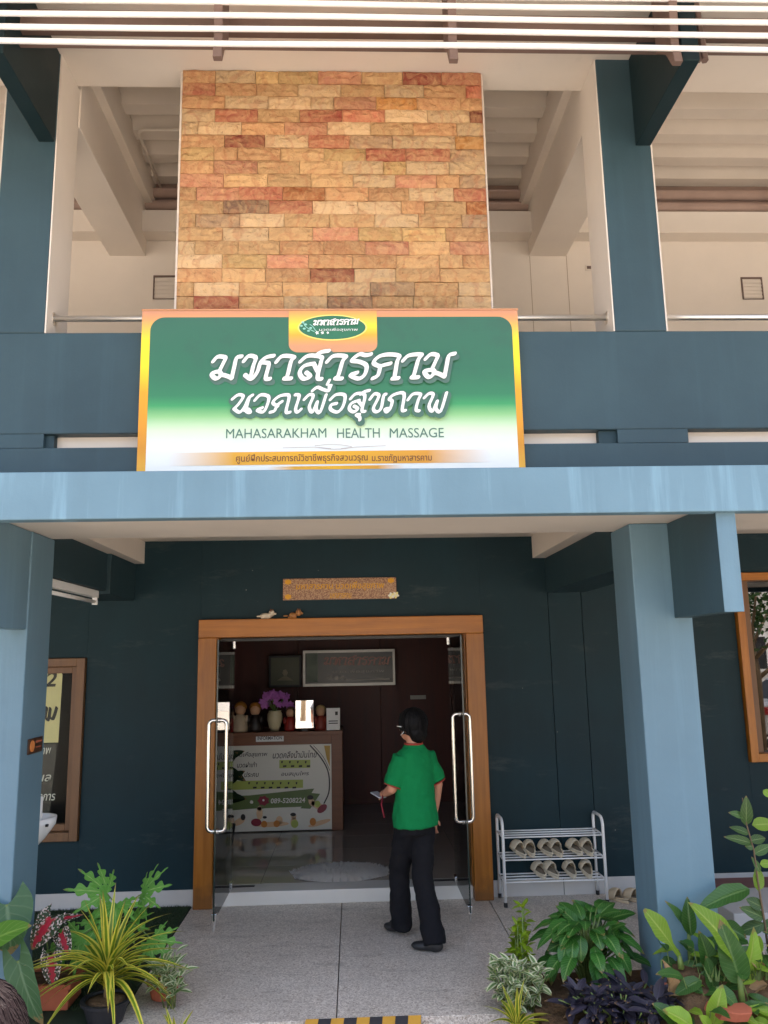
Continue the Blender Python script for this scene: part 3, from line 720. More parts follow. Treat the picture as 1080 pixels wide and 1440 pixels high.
def flats(name, mat, polys, y):
    for p in polys: flat(name, mat, PN, [p], y)
def blob(cx, cy, rx, ry, a=0, n=14):
    return [CZ(cx+rx*math.cos(t*2*math.pi/n)*math.cos(a)-ry*math.sin(t*2*math.pi/n)*math.sin(a), cy+rx*math.cos(t*2*math.pi/n)*math.sin(a)+ry*math.sin(t*2*math.pi/n)*math.cos(a)) for t in range(n)]
flats('print_figure', 'pskin', [blob(405, 775, 24, 50), blob(405, 738, 17, 20), blob(500, 860, 130, 20, -.05), blob(250, 840, 50, 24, -.5), blob(555, 830, 26, 34), blob(665, 845, 26, 40), blob(665, 800, 20, 22), blob(800, 690, 22, 34, -.4), blob(860, 850, 90, 18, -.3), blob(850, 720, 60, 26, .5), blob(190, 830, 22, 26)], yp-.001)
flats('print_clothes', 'pred', [blob(380, 845, 40, 30), blob(880, 740, 44, 26, -.7)], yp-.004)
flats('print_clothes', 'porange', [blob(440, 858, 24, 26), blob(535, 855, 24, 26), blob(810, 840, 24, 30)], yp-.004)
flats('print_clothes', 'plime', [blob(672, 855, 28, 32), blob(845, 705, 22, 26)], yp-.0048)
flats('print_hair', 'ink', [blob(660, 785, 22, 14), blob(280, 805, 18, 24), blob(790, 655, 24, 18), blob(190, 800, 22, 14), blob(445, 806, 16, 10)], yp-.004)
flat('print_curve', 'ink', PN, pen([[(790, 262), (860, 340), (915, 430), (935, 520), (930, 620), (895, 700)]], (5, 5, 0), CZ)+pen([[(815, 262), (890, 350), (938, 450)]], (2, 2, 0), CZ), yp-.001)
flat('print_corner', plain('printed_gold', lin((190, 150, 40)), .4), PN, [[CZ(895, 262), CZ(940, 262), CZ(938, 420), CZ(915, 360)]], yp-.002)

# things on the counter and back wall
VZ = thing('flower_vase', 'cream vase of purple orchid flowers on the counter', 'vase', (-.915, 9.62, 1.19))
MB().lathe((-.915, 9.62, 1.191), [(.045, 0), (.07, .05), (.088, .13), (.085, .19), (.07, .215), (.075, .225)], 20).build('vase', plain('cream_ceramic', lin((214, 200, 160)), .3), VZ, smooth=True)
M['orchid'] = plain('purple_orchid', lin((172, 96, 176)), .6, var=.35, scale=40)
for k in range(46):
    a = random.uniform(0, 6.28); e = random.uniform(-.2, 1.5); rr = random.uniform(.13, .24)
    c = Vector((-.915+math.cos(a)*math.cos(e)*rr*.95, 9.62+math.sin(a)*math.cos(e)*rr*.6, 1.47+math.sin(e)*rr*.65))
    mb = MB()
    for q in range(5): petal((c.x, c.z), q*1.257+a, .042, .014, c.y, mb, random.uniform(-.4, .5))
    mb.build('blossom', 'orchid', VZ)
mb = MB()
for k in range(12):
    a = random.uniform(0, 6.28); mb.tube([(-.915, 9.62, 1.40), (-.915+.12*math.cos(a), 9.62+.08*math.sin(a), 1.55)], .004, 5)
mb.build('stems', 'stem', VZ)
def doll(x, z, c1, c2, s, lab):
    t = thing('doll_figurine', lab, 'figurine', (x, 9.6, z), 'dolls on the counter')
    MB().lathe((x, 9.6, z+.001), [(.055*s, 0), (.06*s, .02*s), (.05*s, .09*s), (.03*s, .13*s)], 14).build('robe', plain('robe', lin(c1), .5), t, smooth=True)
    MB().ball((x, 9.6, z+.165*s), (.042*s, .04*s, .045*s)).build('head', plain('doll_face', lin((206, 160, 124)), .5), t, smooth=True)
    MB().ball((x, 9.615, z+.185*s), (.048*s, .04*s, .042*s)).build('headdress', plain('headdress', lin(c2), .5), t, smooth=True)
    m = MB(); m.ball((x-.05*s, 9.585, z+.09*s), (.02*s, .02*s, .035*s)); m.ball((x+.05*s, 9.585, z+.09*s), (.02*s, .02*s, .035*s)); m.build('arms', plain('sleeve', lin(c1), .5), t, smooth=True)
doll(-.735, 1.191, (150, 40, 34), (96, 66, 50), 1.2, 'red robed doll between the flower vase and bright picture')
doll(-.385, 1.191, (146, 60, 46), (190, 160, 110), 1.25, 'doll with pale headdress beside the white card stand')
doll(-1.31, 1.191, (200, 180, 150), (176, 116, 44), 1.5, 'orange haired doll nearest the left glass door')
doll(-1.14, 1.191, (44, 34, 30), (160, 104, 40), 1.45, 'dark robed doll just left of the flower vase')
PH = thing('picture_stand', 'bright shiny picture frame standing on the counter', 'picture frame', (-.565, 9.5, 1.19))
BX('frame', 'black', PH, -.675, -.455, 9.502, 9.52, 1.215, 1.54, bevel=.003)
BX('mirror_face', plain('mirror_glass', (.9, .9, .9, 1), .02, 1, var=.01), PH, -.665, -.465, 9.497, 9.5015, 1.225, 1.53, bevel=0)
BX('foot', 'black', PH, -.60, -.53, 9.50, 9.60, 1.191, 1.214, bevel=.002)
QR = thing('card_stand', 'small white printed card stand at counter end', 'card stand', (-.24, 9.5, 1.19))
qs = BX('card', 'whitepaint', QR, -.315, -.16, 9.50, 9.512, 1.195, 1.44, bevel=.002)
flat('print_line', 'ink', qs, [[(-.29, 1.29), (-.185, 1.29), (-.185, 1.30), (-.29, 1.30)], [(-.29, 1.265), (-.185, 1.265), (-.185, 1.275), (-.29, 1.275)], [(-.215, 1.36), (-.185, 1.36), (-.185, 1.40), (-.215, 1.40)]], 9.498)
YS = 10.85
def SG(px, py): q = P(px, py, YS); return (q.x, q.z)
IS = thing('interior_sign', 'silver framed dark sign with Thai lettering on back wall', 'sign', (-.06, YS, 1.85))
(a0, z1), (a1, z0) = SG(426, 915), SG(556, 963)
BX('board', plain('dark_sign_face', lin((52, 58, 54)), .3), IS, a0+.02, a1-.02, YS+.002, YS+.03, z0+.02, z1-.02, bevel=0)
fm = MB(); fm.box(a0, a1, YS-.012, YS+.03, z1-.035, z1); fm.box(a0, a1, YS-.012, YS+.03, z0, z0+.035); fm.box(a0, a0+.03, YS-.012, YS+.03, z0+.035, z1-.035); fm.box(a1-.03, a1, YS-.012, YS+.03, z0+.035, z1-.035)
fm.build('frame', plain('silver_frame', lin((190, 188, 182)), .3, .2), IS)
flat('print_field', plain('pale_green_print', lin((90, 112, 92)), .4), IS, [[SG(431, 919), SG(447, 919), SG(447, 959), SG(431, 959)]], YS)
M['tred'] = plain('dull_red_ink', lin((186, 128, 112)), .4); M['tgrey'] = plain('grey_ink', lin((176, 172, 164)), .4)
l1 = [[((x-297)/342*93+456, (y-494)/44*14+922) for x, y in s] for s in LINE1]
flat('lettering', 'tred', IS, pen(l1, (1.1, .7, .2), SG), YS-.001)
x0, z = SG(468, 945); x1, _ = SG(540, 945); text('lettering', 'นวดเพื่อสุขภาพ', 'tgrey', IS, x0, x1, z, YS-.001, .05)
flat('rule', 'tgrey', IS, [[SG(486, 955), SG(548, 954), SG(548, 956), SG(486, 957)]], YS-.001)
for k in range(3): flat('print_flower', 'tgrey', IS, [[SG(464+k*9+math.cos(t)*3*(1+.3*(t % 2)), 953+math.sin(t)*3) for t in range(6)]], YS-.001)
BP = thing('wall_picture', 'dark framed picture of a seated pale figure on back wall', 'picture', (-.95, YS, 1.9))
(a0, z1), (a1, z0) = SG(378, 922), SG(424, 966)
BX('frame', 'black', BP, a0, a1, YS, YS+.03, z0, z1, bevel=.003)
flat('print', plain('dark_green_print', lin((66, 74, 44)), .4), BP, [[(a0+.03, z0+.03), (a1-.03, z0+.03), (a1-.03, z1-.03), (a0+.03, z1-.03)]], YS-.003)
flat('seated_figure', plain('pale_print', lin((128, 122, 92)), .4), BP, [[SG(401+8*math.cos(t)*w, 957-6*math.sin(t)) for t, w in ((0, 1.4), (.5, 1.1), (1.2, 1), (1.57, .3), (1.9, 1), (2.6, 1.1), (3.14, 1.4))], [SG(401+4*math.cos(t), 946+5*math.sin(t)) for t in range(6)]], YS-.0045)
DL = thing('door_number_label', 'tiny pale label on the dark panelled wall', 'label', (.78, 11.08, 1.46))
q0, q1 = P(577, 978, 11.085), P(599, 983, 11.085); BX('plate', 'tgrey', DL, q0.x, q1.x, 11.086, 11.098, q1.z, q0.z, bevel=.001)

# ------------------------------------------------------------------ leaves
def leaf_mesh(name, mat, prof, droop=.3, fold=.15, n=9, c=4, rise=.1, wave=0, lobe=0, twist=0, seed=0, asp=.42):
    mb = MB(); vs = []; uv = []; fold *= asp; wave *= asp
    for i in range(n+1):
        t = i/n; w = prof(t)
        for j in range(c+1):
            u = j/c*2-1
            x = u*w*.5; y = t; z = rise*t-droop*t*t+fold*abs(u)*w
            if lobe: y -= lobe*abs(u)**1.6*(1-t)**3
            z += wave*math.sin(t*16+seed*2+(1.3 if u > 0 else 0))*abs(u)**2*w
            if twist: x, z = x*math.cos(twist*t)-(0)*math.sin(twist*t), z+x*math.sin(twist*t)
            vs.append((x, y, z)); uv.append((j/c, t))
    fs = [(i*(c+1)+j, i*(c+1)+j+1, (i+1)*(c+1)+j+1, (i+1)*(c+1)+j) for i in range(n) for j in range(c)]
    me = mb.add(vs, fs, uv).mesh(name, smooth=True); me.materials.append(M[mat]); return me
lance = lambda t: max(.02, math.sin(math.pi*min(1, t**.8))**.8)
ovate = lambda t: max(.02, (math.sin(math.pi*t**.7))**.75)
strapp = lambda t: max(.02, min(1, .75+t*1.2)*(1-max(0, (t-.35)/.65)**1.8))
spoon = lambda t: .16+.12*(1-t) if t < .3 else max(.02, .16+.84*math.sin(math.pi*((t-.3)/.7)**.85)**.8*(1 if t < .97 else .2))
heart = lambda t: max(.02, (.62+.38*math.sin(min(1, t/.3)*math.pi/2))*(1-t**2.0)**.8)
def put(me, parent, base, d, up, L, w, name='leaf'):
    d = Vector(d).normalized(); up = Vector(up); nrm = up-d*up.dot(d)
    if nrm.length < 1e-4: nrm = d.orthogonal()
    nrm.normalize(); sx = d.cross(nrm)
    o = bpy.data.objects.new(name, me); COL.objects.link(o); o.parent = parent
    b = Vector(base)-org(parent)
    o.matrix_basis = Matrix(((sx.x*w, d.x*L, nrm.x*L, b.x), (sx.y*w, d.y*L, nrm.y*L, b.y), (sx.z*w, d.z*L, nrm.z*L, b.z), (0, 0, 0, 1)))
    return o
def put_between(me, parent, a, b, w, up=(0, -.7, 1), name='leaf'):
    a, b = Vector(a), Vector(b); return put(me, parent, a, b-a, up, (b-a).length, w, name)
def pot(name, lab, x, y, z, r, h, mat, cat='plant pot', group=None, square=False):
    t = thing(name, lab, cat, (x, y, z), group)
    if square:
        mb = MB(); w = square
        mb.extrude([(x-w, y-r*.85, z), (x+w, y-r*.85, z), (x+w, y+r*.85, z), (x-w, y+r*.85, z)], (0, 0, h*.82)); mb.build('body', mat, t, bevel=.01)
        f = MB(); f.box(x-w-.02, x+w+.02, y-r-.01, y-r+.02, z+h*.82, z+h); f.box(x-w-.02, x+w+.02, y+r-.02, y+r+.01, z+h*.82, z+h); f.box(x-w-.02, x-w+.015, y-r+.02, y+r-.02, z+h*.82, z+h); f.box(x+w-.015, x+w+.02, y-r+.02, y+r-.02, z+h*.82, z+h); f.build('rim', mat, t, bevel=.005)
        BX('soil', 'soil', t, x-w+.015, x+w-.015, y-r+.02, y+r-.02, z+h*.821, z+h*.9, bevel=0)
    else:
        MB().lathe((x, y, z+.001), [(r*.72, 0), (r*.95, h*.84), (r*.95, h*.845)], 22).build('body', mat, t, smooth=False)
        MB().lathe((x, y, z+h*.846), [(r*1.04, 0), (r*1.06, h*.15), (r*.9, h*.152), (r*.88, h*.06)], 22).build('rim', mat, t)
        MB().lathe((x, y, z+h*.90), [(r*.87, 0), (r*.5, .012), (.01, .02)], 16).build('soil', 'soil', t, smooth=True)
    return t

# spider-like plant in a black pot
SPV = [leaf_mesh('leaf', 'strap', strapp, d, .18, 12, 4, rs, .0, 0, 0, 0, .06) for d, rs in ((.25, .1), (.6, .3), (.9, .5), (1.15, .55), (.1, .05), (.75, .3))]
def strap_plant(x, y, z, n, L, lab, up_n, group=None, w=.034):
    t = thing('strap_leaf_plant', lab, 'plant', (x, y, z), group)
    MB().tube([(x, y, z), (x+.005, y, z+L*.28)], [.02, .014], 8).build('stem', 'brownstem', t, smooth=True)
    for k in range(n):
        a = k*2.399+random.uniform(-.3, .3)
        if k < up_n: el = random.uniform(1.05, 1.4); me = SPV[random.choice((0, 4))]; LL = L*random.uniform(.85, 1.05); zz = L*.27
        else:
            el = random.uniform(.05, .9); me = SPV[random.choice((1, 2, 3, 5, 3, 2))]; LL = L*random.uniform(.7, 1.1); zz = L*random.uniform(.1, .27)
        d = Vector((math.cos(a)*math.cos(el), math.sin(a)*math.cos(el), math.sin(el)))
        put(me, t, (x, y, z+zz), d, (0, 0, 1) if el < 1.1 else (-math.cos(a), -math.sin(a), .3), LL, w*random.uniform(.75, 1.25))
    return t
pot('plant_pot', 'black plastic pot under the yellow striped strap leaf plant', -1.43, 5.06, .0, .135, .12, 'blackpot')
strap_plant(-1.43, 5.06, .11, 62, .50, 'large yellow striped strap leaf plant in the black pot', 8, w=.04)
strap_plant(-.985, 4.80, -.1, 22, .22, 'small yellow strap leaf plant by left floor edge', 5, w=.026)
strap_plant(.87, 4.78, -.06, 24, .25, 'small yellow strap leaf plant before the white edged bush', 5, w=.026)

# papaya seedling
PP = thing('papaya_seedling', 'bright green papaya seedling with lobed leaves before left wall', 'plant', (-1.47, 5.5, 0))
def papaya_leaf(seed):
    mb = MB(); rnd = random.Random(seed)
    for k in range(7):
        a = (k-3)*.62; L = 1.0-.11*abs(k-3)
        prof = lambda t: (.09+.25*math.sin(math.pi*min(1, t*.95+.05)))*(.35+.85*abs(math.sin(t*math.pi*3.6+.35))**1.3)*(1-t**5)
        n = 26
        vs = []; uv = []
        for i in range(n+1):
            t = i/n; w = max(.012, prof(t))
            for j in range(3):
                u = j-1
                x = u*w*.5*L; y = t*L+abs(u)*.07*L*math.sin(t*math.pi*3.6+.35)**2
                X = x*math.cos(a)+y*math.sin(a); Y = y*math.cos(a)-x*math.sin(a)
                vs.append((X, Y, -.28*(t*L)**2+.05*abs(u)*w+.004*k)); uv.append((j/2, t))
        mb.add(vs, [(i*3+j, i*3+j+1, (i+1)*3+j+1, (i+1)*3+j) for i in range(n) for j in range(2)], uv)
    me = mb.mesh('leaf', smooth=True); me.materials.append(M['papaya']); return me
pme = [papaya_leaf(1), papaya_leaf(2)]
root = Vector((-1.47, 5.5, .0)); crown = Vector((-1.49, 5.48, .42))
MB().tube([root, (-1.475, 5.5, .2), crown], [.018, .014, .010], 8).build('stem', 'stem', PP, smooth=True)
for k, (px, py, dy, tx, ty, L) in enumerate(((150, 1256, .05, -.5, .5, .21), (201, 1256, .0, .5, .6, .19), (164, 1272, -.15, .1, -.3, .18), (113, 1318, -.25, -.3, -.6, .20), (214, 1322, -.2, .5, -.5, .17), (140, 1300, -.1, -.3, -.8, .16), (182, 1300, .1, .4, .2, .16))):
    c = P(px, py, 5.45+dy*.6)
    MB().tube([crown, (crown+c)/2+Vector((0, 0, .03)), c], .004, 6).build('leaf_stalk', 'stem', PP, smooth=True)
    put(pme[k % 2], PP, c, Vector((tx, -.45, ty*.5)), (0, -1, .7), L*1.2, L*1.2)

# terracotta planter with caladium and elephant ears
pot('planter_box', 'terracotta planter box at the foot of left column', -1.86, 5.32, .006, .14, .15, 'terracotta', square=.17)
CA = thing('caladium', 'red and white splashed caladium in the terracotta planter', 'plant', (-1.84, 5.30, .15))
HE = lambda mat, seed, droop=.25: leaf_mesh('leaf', mat, heart, droop, .10, 12, 8, .1, .03, .38, 0, seed)
cme = HE('caladium', 1)
for px, py, qx, qy, y, w in ((72, 1292, 42, 1335, 5.15, .17), (72, 1345, 74, 1388, 5.1, .13), (86, 1312, 96, 1345, 5.2, .11), (60, 1300, 112, 1285, 5.3, .07)):
    a = P(px, py, y); b = P(qx, qy, y-.06)
    put_between(cme, CA, a, b, w, (0, -1, .5))
    MB().tube([(-1.84, 5.3, .15), ((-1.84+a.x)/2, 5.32, (.15+a.z)/2+.03), a], .005, 6).build('leaf_stalk', 'stem', CA, smooth=True)
EE = thing('elephant_ear_plant', 'large elephant ear plant at left edge beside the blue column', 'plant', (-2.05, 4.95, -.1))
e1, e2, e3 = HE('elephant', 2, .1), HE('elephantlime', 3), HE('elephant', 4, .3)
for me, px, py, qx, qy, y, w, up in ((e1, 10, 1272, 16, 1342, 4.9, .30, (.15, -1, .2)), (e2, -22, 1330, 36, 1296, 4.75, .21, (-.3, -.6, .8)), (e3, 26, 1352, 50, 1446, 4.72, .18, (-.3, -1, .3)), (e2, -30, 1310, -50, 1270, 4.9, .2, (0, -1, .5))):
    a = P(px, py, y); b = P(qx, qy, y-.08)
    put_between(me, EE, a, b, w, up)
    MB().tube([(-2.05, 4.95, -.1), ((-2.05+a.x)/2-.03, 4.93, (a.z-.1)/2+.05), a], .008, 6).build('leaf_stalk', 'stem', EE, smooth=True)

# bushy plants of many small leaves
def bush(name, lab, x, y, z, rx, ry, h, n, mat, L, w, stems, prof=lance, droop=.25, group=None, inner=.35):
    t = thing(name, lab, 'plant', (x, y, z), group)
    var = [leaf_mesh('leaf', mat, prof, droop*k, .12, 6, 4, .1, .02, 0, 0, k) for k in (.6, 1.2)]
    tips = []
    for k in range(stems):
        a = random.uniform(0, 6.28); r = math.sqrt(random.random())
        top = Vector((x+math.cos(a)*rx*r*.8, y+math.sin(a)*ry*r*.8, z+h*(1-.35*r*r)*random.uniform(.75, 1)))
        b = Vector((x+math.cos(a)*rx*r*.3, y+math.sin(a)*ry*r*.3, z))
        MB().tube([b, (b+top)/2+Vector((random.uniform(-.02, .02), random.uniform(-.02, .02), .02)), top], .004, 5).build('stem', 'stem', t, smooth=True)
        tips.append((b, top))
    for k in range(n):
        b, top = tips[k % stems]; q = 1-(1-inner)*random.random()**1.3; p = b.lerp(top, q)
        a = random.uniform(0, 6.28); el = random.uniform(-.3, .9)
        d = Vector((math.cos(a)*math.cos(el), math.sin(a)*math.cos(el), math.sin(el)))
        put(random.choice(var), t, p+d*.01, d, (0, -.2, 1), L*random.uniform(.7, 1.2), w*random.uniform(.8, 1.2))
    return t
bush('white_edged_shrub', 'small white edged shrub at left edge of the floor', -1.10, 5.22, .0, .15, .13, .33, 95, 'varieg', .085, .032, 9)
bush('white_edged_bush', 'dense white edged bush at right edge of the floor', .93, 5.0, -.03, .22, .16, .34, 290, 'varieg', .075, .034, 28, inner=.3)
bush('golden_shrub', 'upright yellow green shrub behind the white edged bush', 1.00, 5.18, .0, .09, .07, .56, 150, 'gold', .065, .026, 8, inner=.45)
pot('plant_pot', 'reddish pot behind the left white edged shrub', -1.17, 5.35, .006, .1, .1, 'terracotta')
PU = bush('purple_ground_plant', 'low mat of purple grey leaves at front of right bed', 1.46, 4.76, .0, .47, .24, .21, 290, 'purple', .115, .05, 60, inner=.4, droop=.3)

# philodendron
PD = thing('philodendron', 'large glossy dark green philodendron beside the right column', 'plant', (1.40, 5.22, .02))
pv = [leaf_mesh('leaf', 'philo', ovate, d, .10, 10, 6, .12, .04, .06, 0, s) for d, s in ((.25, 1), (.4, 2), (.55, 3))]
for k in range(72):
    a = k*2.399+random.uniform(-.25, .25); f = (k+.5)/72
    r = .035+.165*math.sqrt(f); hh = .37-.23*f*f+random.uniform(-.05, .05)
    if math.sin(a) > .2: hh += .03
    p = Vector((1.40+math.cos(a)*r*1.12, 5.2+math.sin(a)*r*.8, .02+hh))
    MB().tube([(1.40+.03*math.cos(a), 5.22+.03*math.sin(a), .02), (1.40+math.cos(a)*r*.45, 5.22+math.sin(a)*r*.4, hh*.7), p], .005, 5).build('leaf_stalk', 'stem', PD, smooth=True)
    el = random.uniform(-1.15, -.1) if f > .3 else random.uniform(-.5, .7)
    d = Vector((math.cos(a)*math.cos(el), math.sin(a)*math.cos(el)-.15, math.sin(el)))
    put(random.choice(pv), PD, p, d, (math.cos(a)*.5, math.sin(a)*.5-.3, .8), random.uniform(.12, .185), random.uniform(.07, .10))
for px, py, qx, qy, y in ((815, 1285, 768, 1318, 5.3), (845, 1300, 808, 1264, 5.4), (800, 1322, 770, 1335, 5.2)):
    a, b = P(px, py, y), P(qx, qy, y-.03); put_between(pv[0], PD, a, b, .10, (0, -.8, .8))
    MB().tube([(1.40, 5.22, .02), ((1.4+a.x)/2, 5.25, a.z*.7), a], .005, 5).build('leaf_stalk', 'stem', PD, smooth=True)

# canna / arum clumps in the right bed
CN = thing('lime_leaf_plant', 'broad lime green leaved plant before the right column base', 'plant', (2.0, 4.75, .25))
cl = [leaf_mesh('leaf', 'canna', spoon, .15, .12, 12, 6, .08, .05, 0, 0, 1), leaf_mesh('leaf', 'canna', ovate, .3, .16, 12, 6, .2, .05, 0, 0, 2), leaf_mesh('leaf', 'cannadark', ovate, .25, .12, 10, 6, .15, .05, 0, 0, 3), leaf_mesh('leaf', 'cannadark', lance, .2, .35, 10, 6, .1, .05, 0, 0, 4)]
for i, px, py, qx, qy, y, dy, w, up in ((0, 955, 1345, 909, 1279, 5.05, -.02, .115, (.3, -1, .4)), (1, 1036, 1350, 976, 1268, 4.95, -.05, .17, (.5, -1, .6)), (2, 1054, 1250, 980, 1276, 5.1, -.05, .12, (0, -.7, 1)), (3, 966, 1312, 938, 1266, 5.15, .0, .06, (.6, -1, .2)),
        (3, 972, 1316, 966, 1262, 5.12, .0, .08, (-.5, -1, .2)), (2, 1042, 1385, 1014, 1296, 4.9, .0, .15, (-.3, -1, .3)), (1, 1042, 1385, 1066, 1306, 4.93, .03, .14, (.6, -1, .3)), (2, 1000, 1365, 985, 1310, 5.0, 0, .10, (0, -1, .4)), (2, 1003, 1392, 995, 1345, 4.95, 0, .1, (.3, -1, .4)), (3, 1012, 1300, 1052, 1318, 5.2, -.02, .09, (0, -1, .6))):
    put_between(cl[i], CN, P(px, py, y-.27), P(qx, qy, y-.27+dy), w, up)
for pts in (((1044, 1412, 4.88), (1040, 1375, 4.9), (1036, 1348, 4.95)), ((972, 1352, 5.15), (970, 1330, 5.15), (968, 1308, 5.15)), ((958, 1362, 5.05), (956, 1350, 5.05), (955, 1343, 5.05)), ((1002, 1400, 4.95), (1002, 1372, 4.98), (1000, 1360, 5.0))):
    MB().tube([P(q[0], q[1], q[2]-.27) for q in pts], [.019, .015, .008], 8).build('stem', 'stem', CN, smooth=True)
LO = thing('low_leafy_plant', 'low dark leaved plant at right front corner of bed', 'plant', (1.9, 4.75, .03))
for i, px, py, qx, qy, y, w, mat in ((0, 985, 1378, 948, 1398, 4.85, .085, 2), (0, 1003, 1440, 1016, 1386, 4.72, .10, 1), (0, 1008, 1388, 1046, 1424, 4.74, .09, 2), (0, 950, 1440, 920, 1410, 4.68, .10, 2), (0, 975, 1446, 935, 1418, 4.64, .12, 1), (0, 930, 1350, 960, 1364, 5.05, .08, 2), (0, 960, 1368, 985, 1352, 5.0, .08, 2), (0, 1000, 1450, 985, 1428, 4.66, .08, 1)):
    y -= .17; a = P(px, py, y); put_between(cl[mat], LO, a, P(qx, qy, y-.02), w, (0, -.7, 1))
    MB().tube([a, (a.x+.02, a.y+.06, .0)], .006, 6).build('leaf_stalk', 'stem', LO, smooth=True)
for k in range(110):
    x = random.uniform(1.68, 2.75); y = random.uniform(4.48, 4.86); z = -.1+.36*min(1, (y-4.45)/.47*1.6)**.8*min(1, (x-1.62)/.17)
    a = random.uniform(0, 6.28); h = random.uniform(.03, .11)
    p = Vector((x+math.cos(a)*.03, y+math.sin(a)*.03, z+h))
    MB().tube([(x, y, z-.02), p], .003, 5).build('leaf_stalk', 'stem', LO)
    put(cl[random.choice((2, 1, 3, 1, 2))], LO, p, (math.cos(a), math.sin(a)-.3, random.uniform(-.3, .5)), (0, -.5, 1), random.uniform(.09, .17), random.uniform(.04, .075))
SA = thing('slender_sapling', 'slender sapling with small leaves at right edge of bed', 'plant', (2.5, 5.15, .03))
path = [P(1082, 1345, 5.15), P(1074, 1290, 5.15), P(1066, 1240, 5.15), P(1060, 1195, 5.15), P(1050, 1160, 5.15), P(1044, 1122, 5.15)]
MB().tube(path, [.008, .007, .006, .005, .004, .003], 7).build('stem', 'brownstem', SA, smooth=True)
sme = [leaf_mesh('leaf', 'sapling', ovate, .2, .12, 8, 4, .1, .04, .08, 0, s) for s in (1, 2)]
sm2 = leaf_mesh('leaf', 'canna', ovate, .2, .12, 8, 4, .1, .04, .08, 0, 5)
for k, (px, py, qx, qy, w) in enumerate(((1049, 1158, 1050, 1120, .075), (1045, 1148, 1025, 1142, .045), (1052, 1172, 1026, 1162, .05), (1054, 1185, 1020, 1176, .055), (1058, 1190, 1048, 1190, .05), (1056, 1182, 1078, 1178, .06), (1062, 1200, 1086, 1188, .06), (1068, 1225, 1058, 1205, .04), (1066, 1250, 1066, 1216, .075), (1070, 1215, 1088, 1214, .05), (1070, 1275, 1050, 1264, .075), (1072, 1300, 1036, 1312, .08), (1072, 1290, 1042, 1276, .075), (1074, 1310, 1094, 1292, .08), (1060, 1160, 1092, 1158, .085), (1074, 1112, 1088, 1122, .05), (1046, 1138, 1058, 1144, .04))):
    a, b = P(px, py, 5.15), P(qx, qy, 5.12+.03*(k % 3)); put_between(sm2 if k in (8, 14, 15, 9) else sme[k % 2], SA, a, b, w, (.2*(k % 3-1), -1, .5))
DR = thing('dry_leaf', 'curled dry tan leaf beside the purple plants', 'dry leaf', P(938, 1400, 4.72), 'dry leaves in the bed')
dm = leaf_mesh('blade', 'dry', lance, .5, .5, 10, 6, .3, .15, 0, 0, 3)
put_between(dm, DR, P(940, 1402, 4.72), P(938, 1352, 4.72), .085, (.5, -1, .2), 'blade')
DR2 = thing('dry_leaf', 'hanging dry tan leaf under the big lime leaf', 'dry leaf', P(1060, 1370, 4.7), 'dry leaves in the bed')
put_between(dm, DR2, P(1052, 1342, 4.7), P(1076, 1378, 4.68), .07, (.3, -1, .4), 'blade')
DR3 = thing('dry_leaf', 'dry tan leaf lying along the front of the bed', 'dry leaf', P(1060, 1395, 4.68), 'dry leaves in the bed')
put_between(dm, DR3, P(1080, 1385, 4.68), P(1046, 1404, 4.65), .06, (0, -.5, 1), 'blade')
DR4 = thing('dry_leaf', 'small dry leaf hanging beside the column base', 'dry leaf', P(990, 1335, 4.8), 'dry leaves in the bed')
put_between(dm, DR4, P(992, 1325, 4.8), P(996, 1348, 4.78), .06, (0, -1, .3), 'blade')
# broken terracotta and planter
for i, (px, py, s, lab) in enumerate(((1030, 1430, .10, 'broken terracotta shard at right front corner of bed'), (945, 1392, .085, 'terracotta pot shard behind the purple plants'), (1005, 1422, .06, 'orange terracotta chip between the low leaves'))):
    q = PZ(px, py, .12)
    mb = MB(); pts = [(q.x+s*math.cos(t)*random.uniform(.7, 1.1), q.y+s*.8*math.sin(t)*random.uniform(.7, 1.1), q.z) for t in (0, .9, 1.8, 2.7, 3.6, 4.5, 5.4)]
    tag(mb.extrude(pts, (.02, -.02, .05)).build('terracotta_shard', 'terracotta', bevel=.006, loc=(q.x, q.y, q.z)), lab, 'terracotta shard', 'terracotta shards')
WS = thing('white_step', 'low white step with brown tiled tread beyond the right column', 'step', (3.1, 6.3, 0))
BX('riser', 'skirt', WS, 2.62, 3.9, 5.9, 6.5, .001, .20, bevel=.006)
BX('tread', paint('brown_red_tile', lin((128, 92, 88)), .15, .4), WS, 2.75, 3.9, 6.502, 6.9, .001, .17, bevel=.004)
# grass in the bed and the turf mat
def blades(name, n, xr, yr, z, hgt, mat, lab_kind='stuff', cond=None):
    mb = MB()
    for k in range(n):
        x, y = random.uniform(*xr), random.uniform(*yr)
        if cond and not cond(x, y): continue
        h = hgt*random.uniform(.5, 1.2); a = random.uniform(0, 6.28); w = h*.09; dx, dy = math.cos(a)*w, math.sin(a)*w; lx, ly = random.uniform(-.4, .4)*h, random.uniform(-.4, .4)*h
        mb.add([(x-dx, y-dy, z), (x+dx, y+dy, z), (x+lx, y+ly, z+h)], [(0, 1, 2)], [(0, 0), (1, 0), (.5, 1)])
    o = mb.build(name, mat); o['kind'] = 'stuff'; return o
M['turf'] = leaf_mat('turf_blade', G(42, 62, 34), G(60, 80, 44), 'striped', G(50, 72, 38), .7, .15)
M['grassb'] = leaf_mat('grass_blade', G(96, 116, 56), G(120, 138, 76), 'striped', G(110, 124, 70), .6, .3)
blades('turf', 42000, (-2.6, -1.37), (5.2, 7.17), .006, .022, 'turf')
gm['kind'] = 'structure'
blades('grass', 900, (1.9, 2.9), (4.62, 4.9), .25, .07, 'grassb')

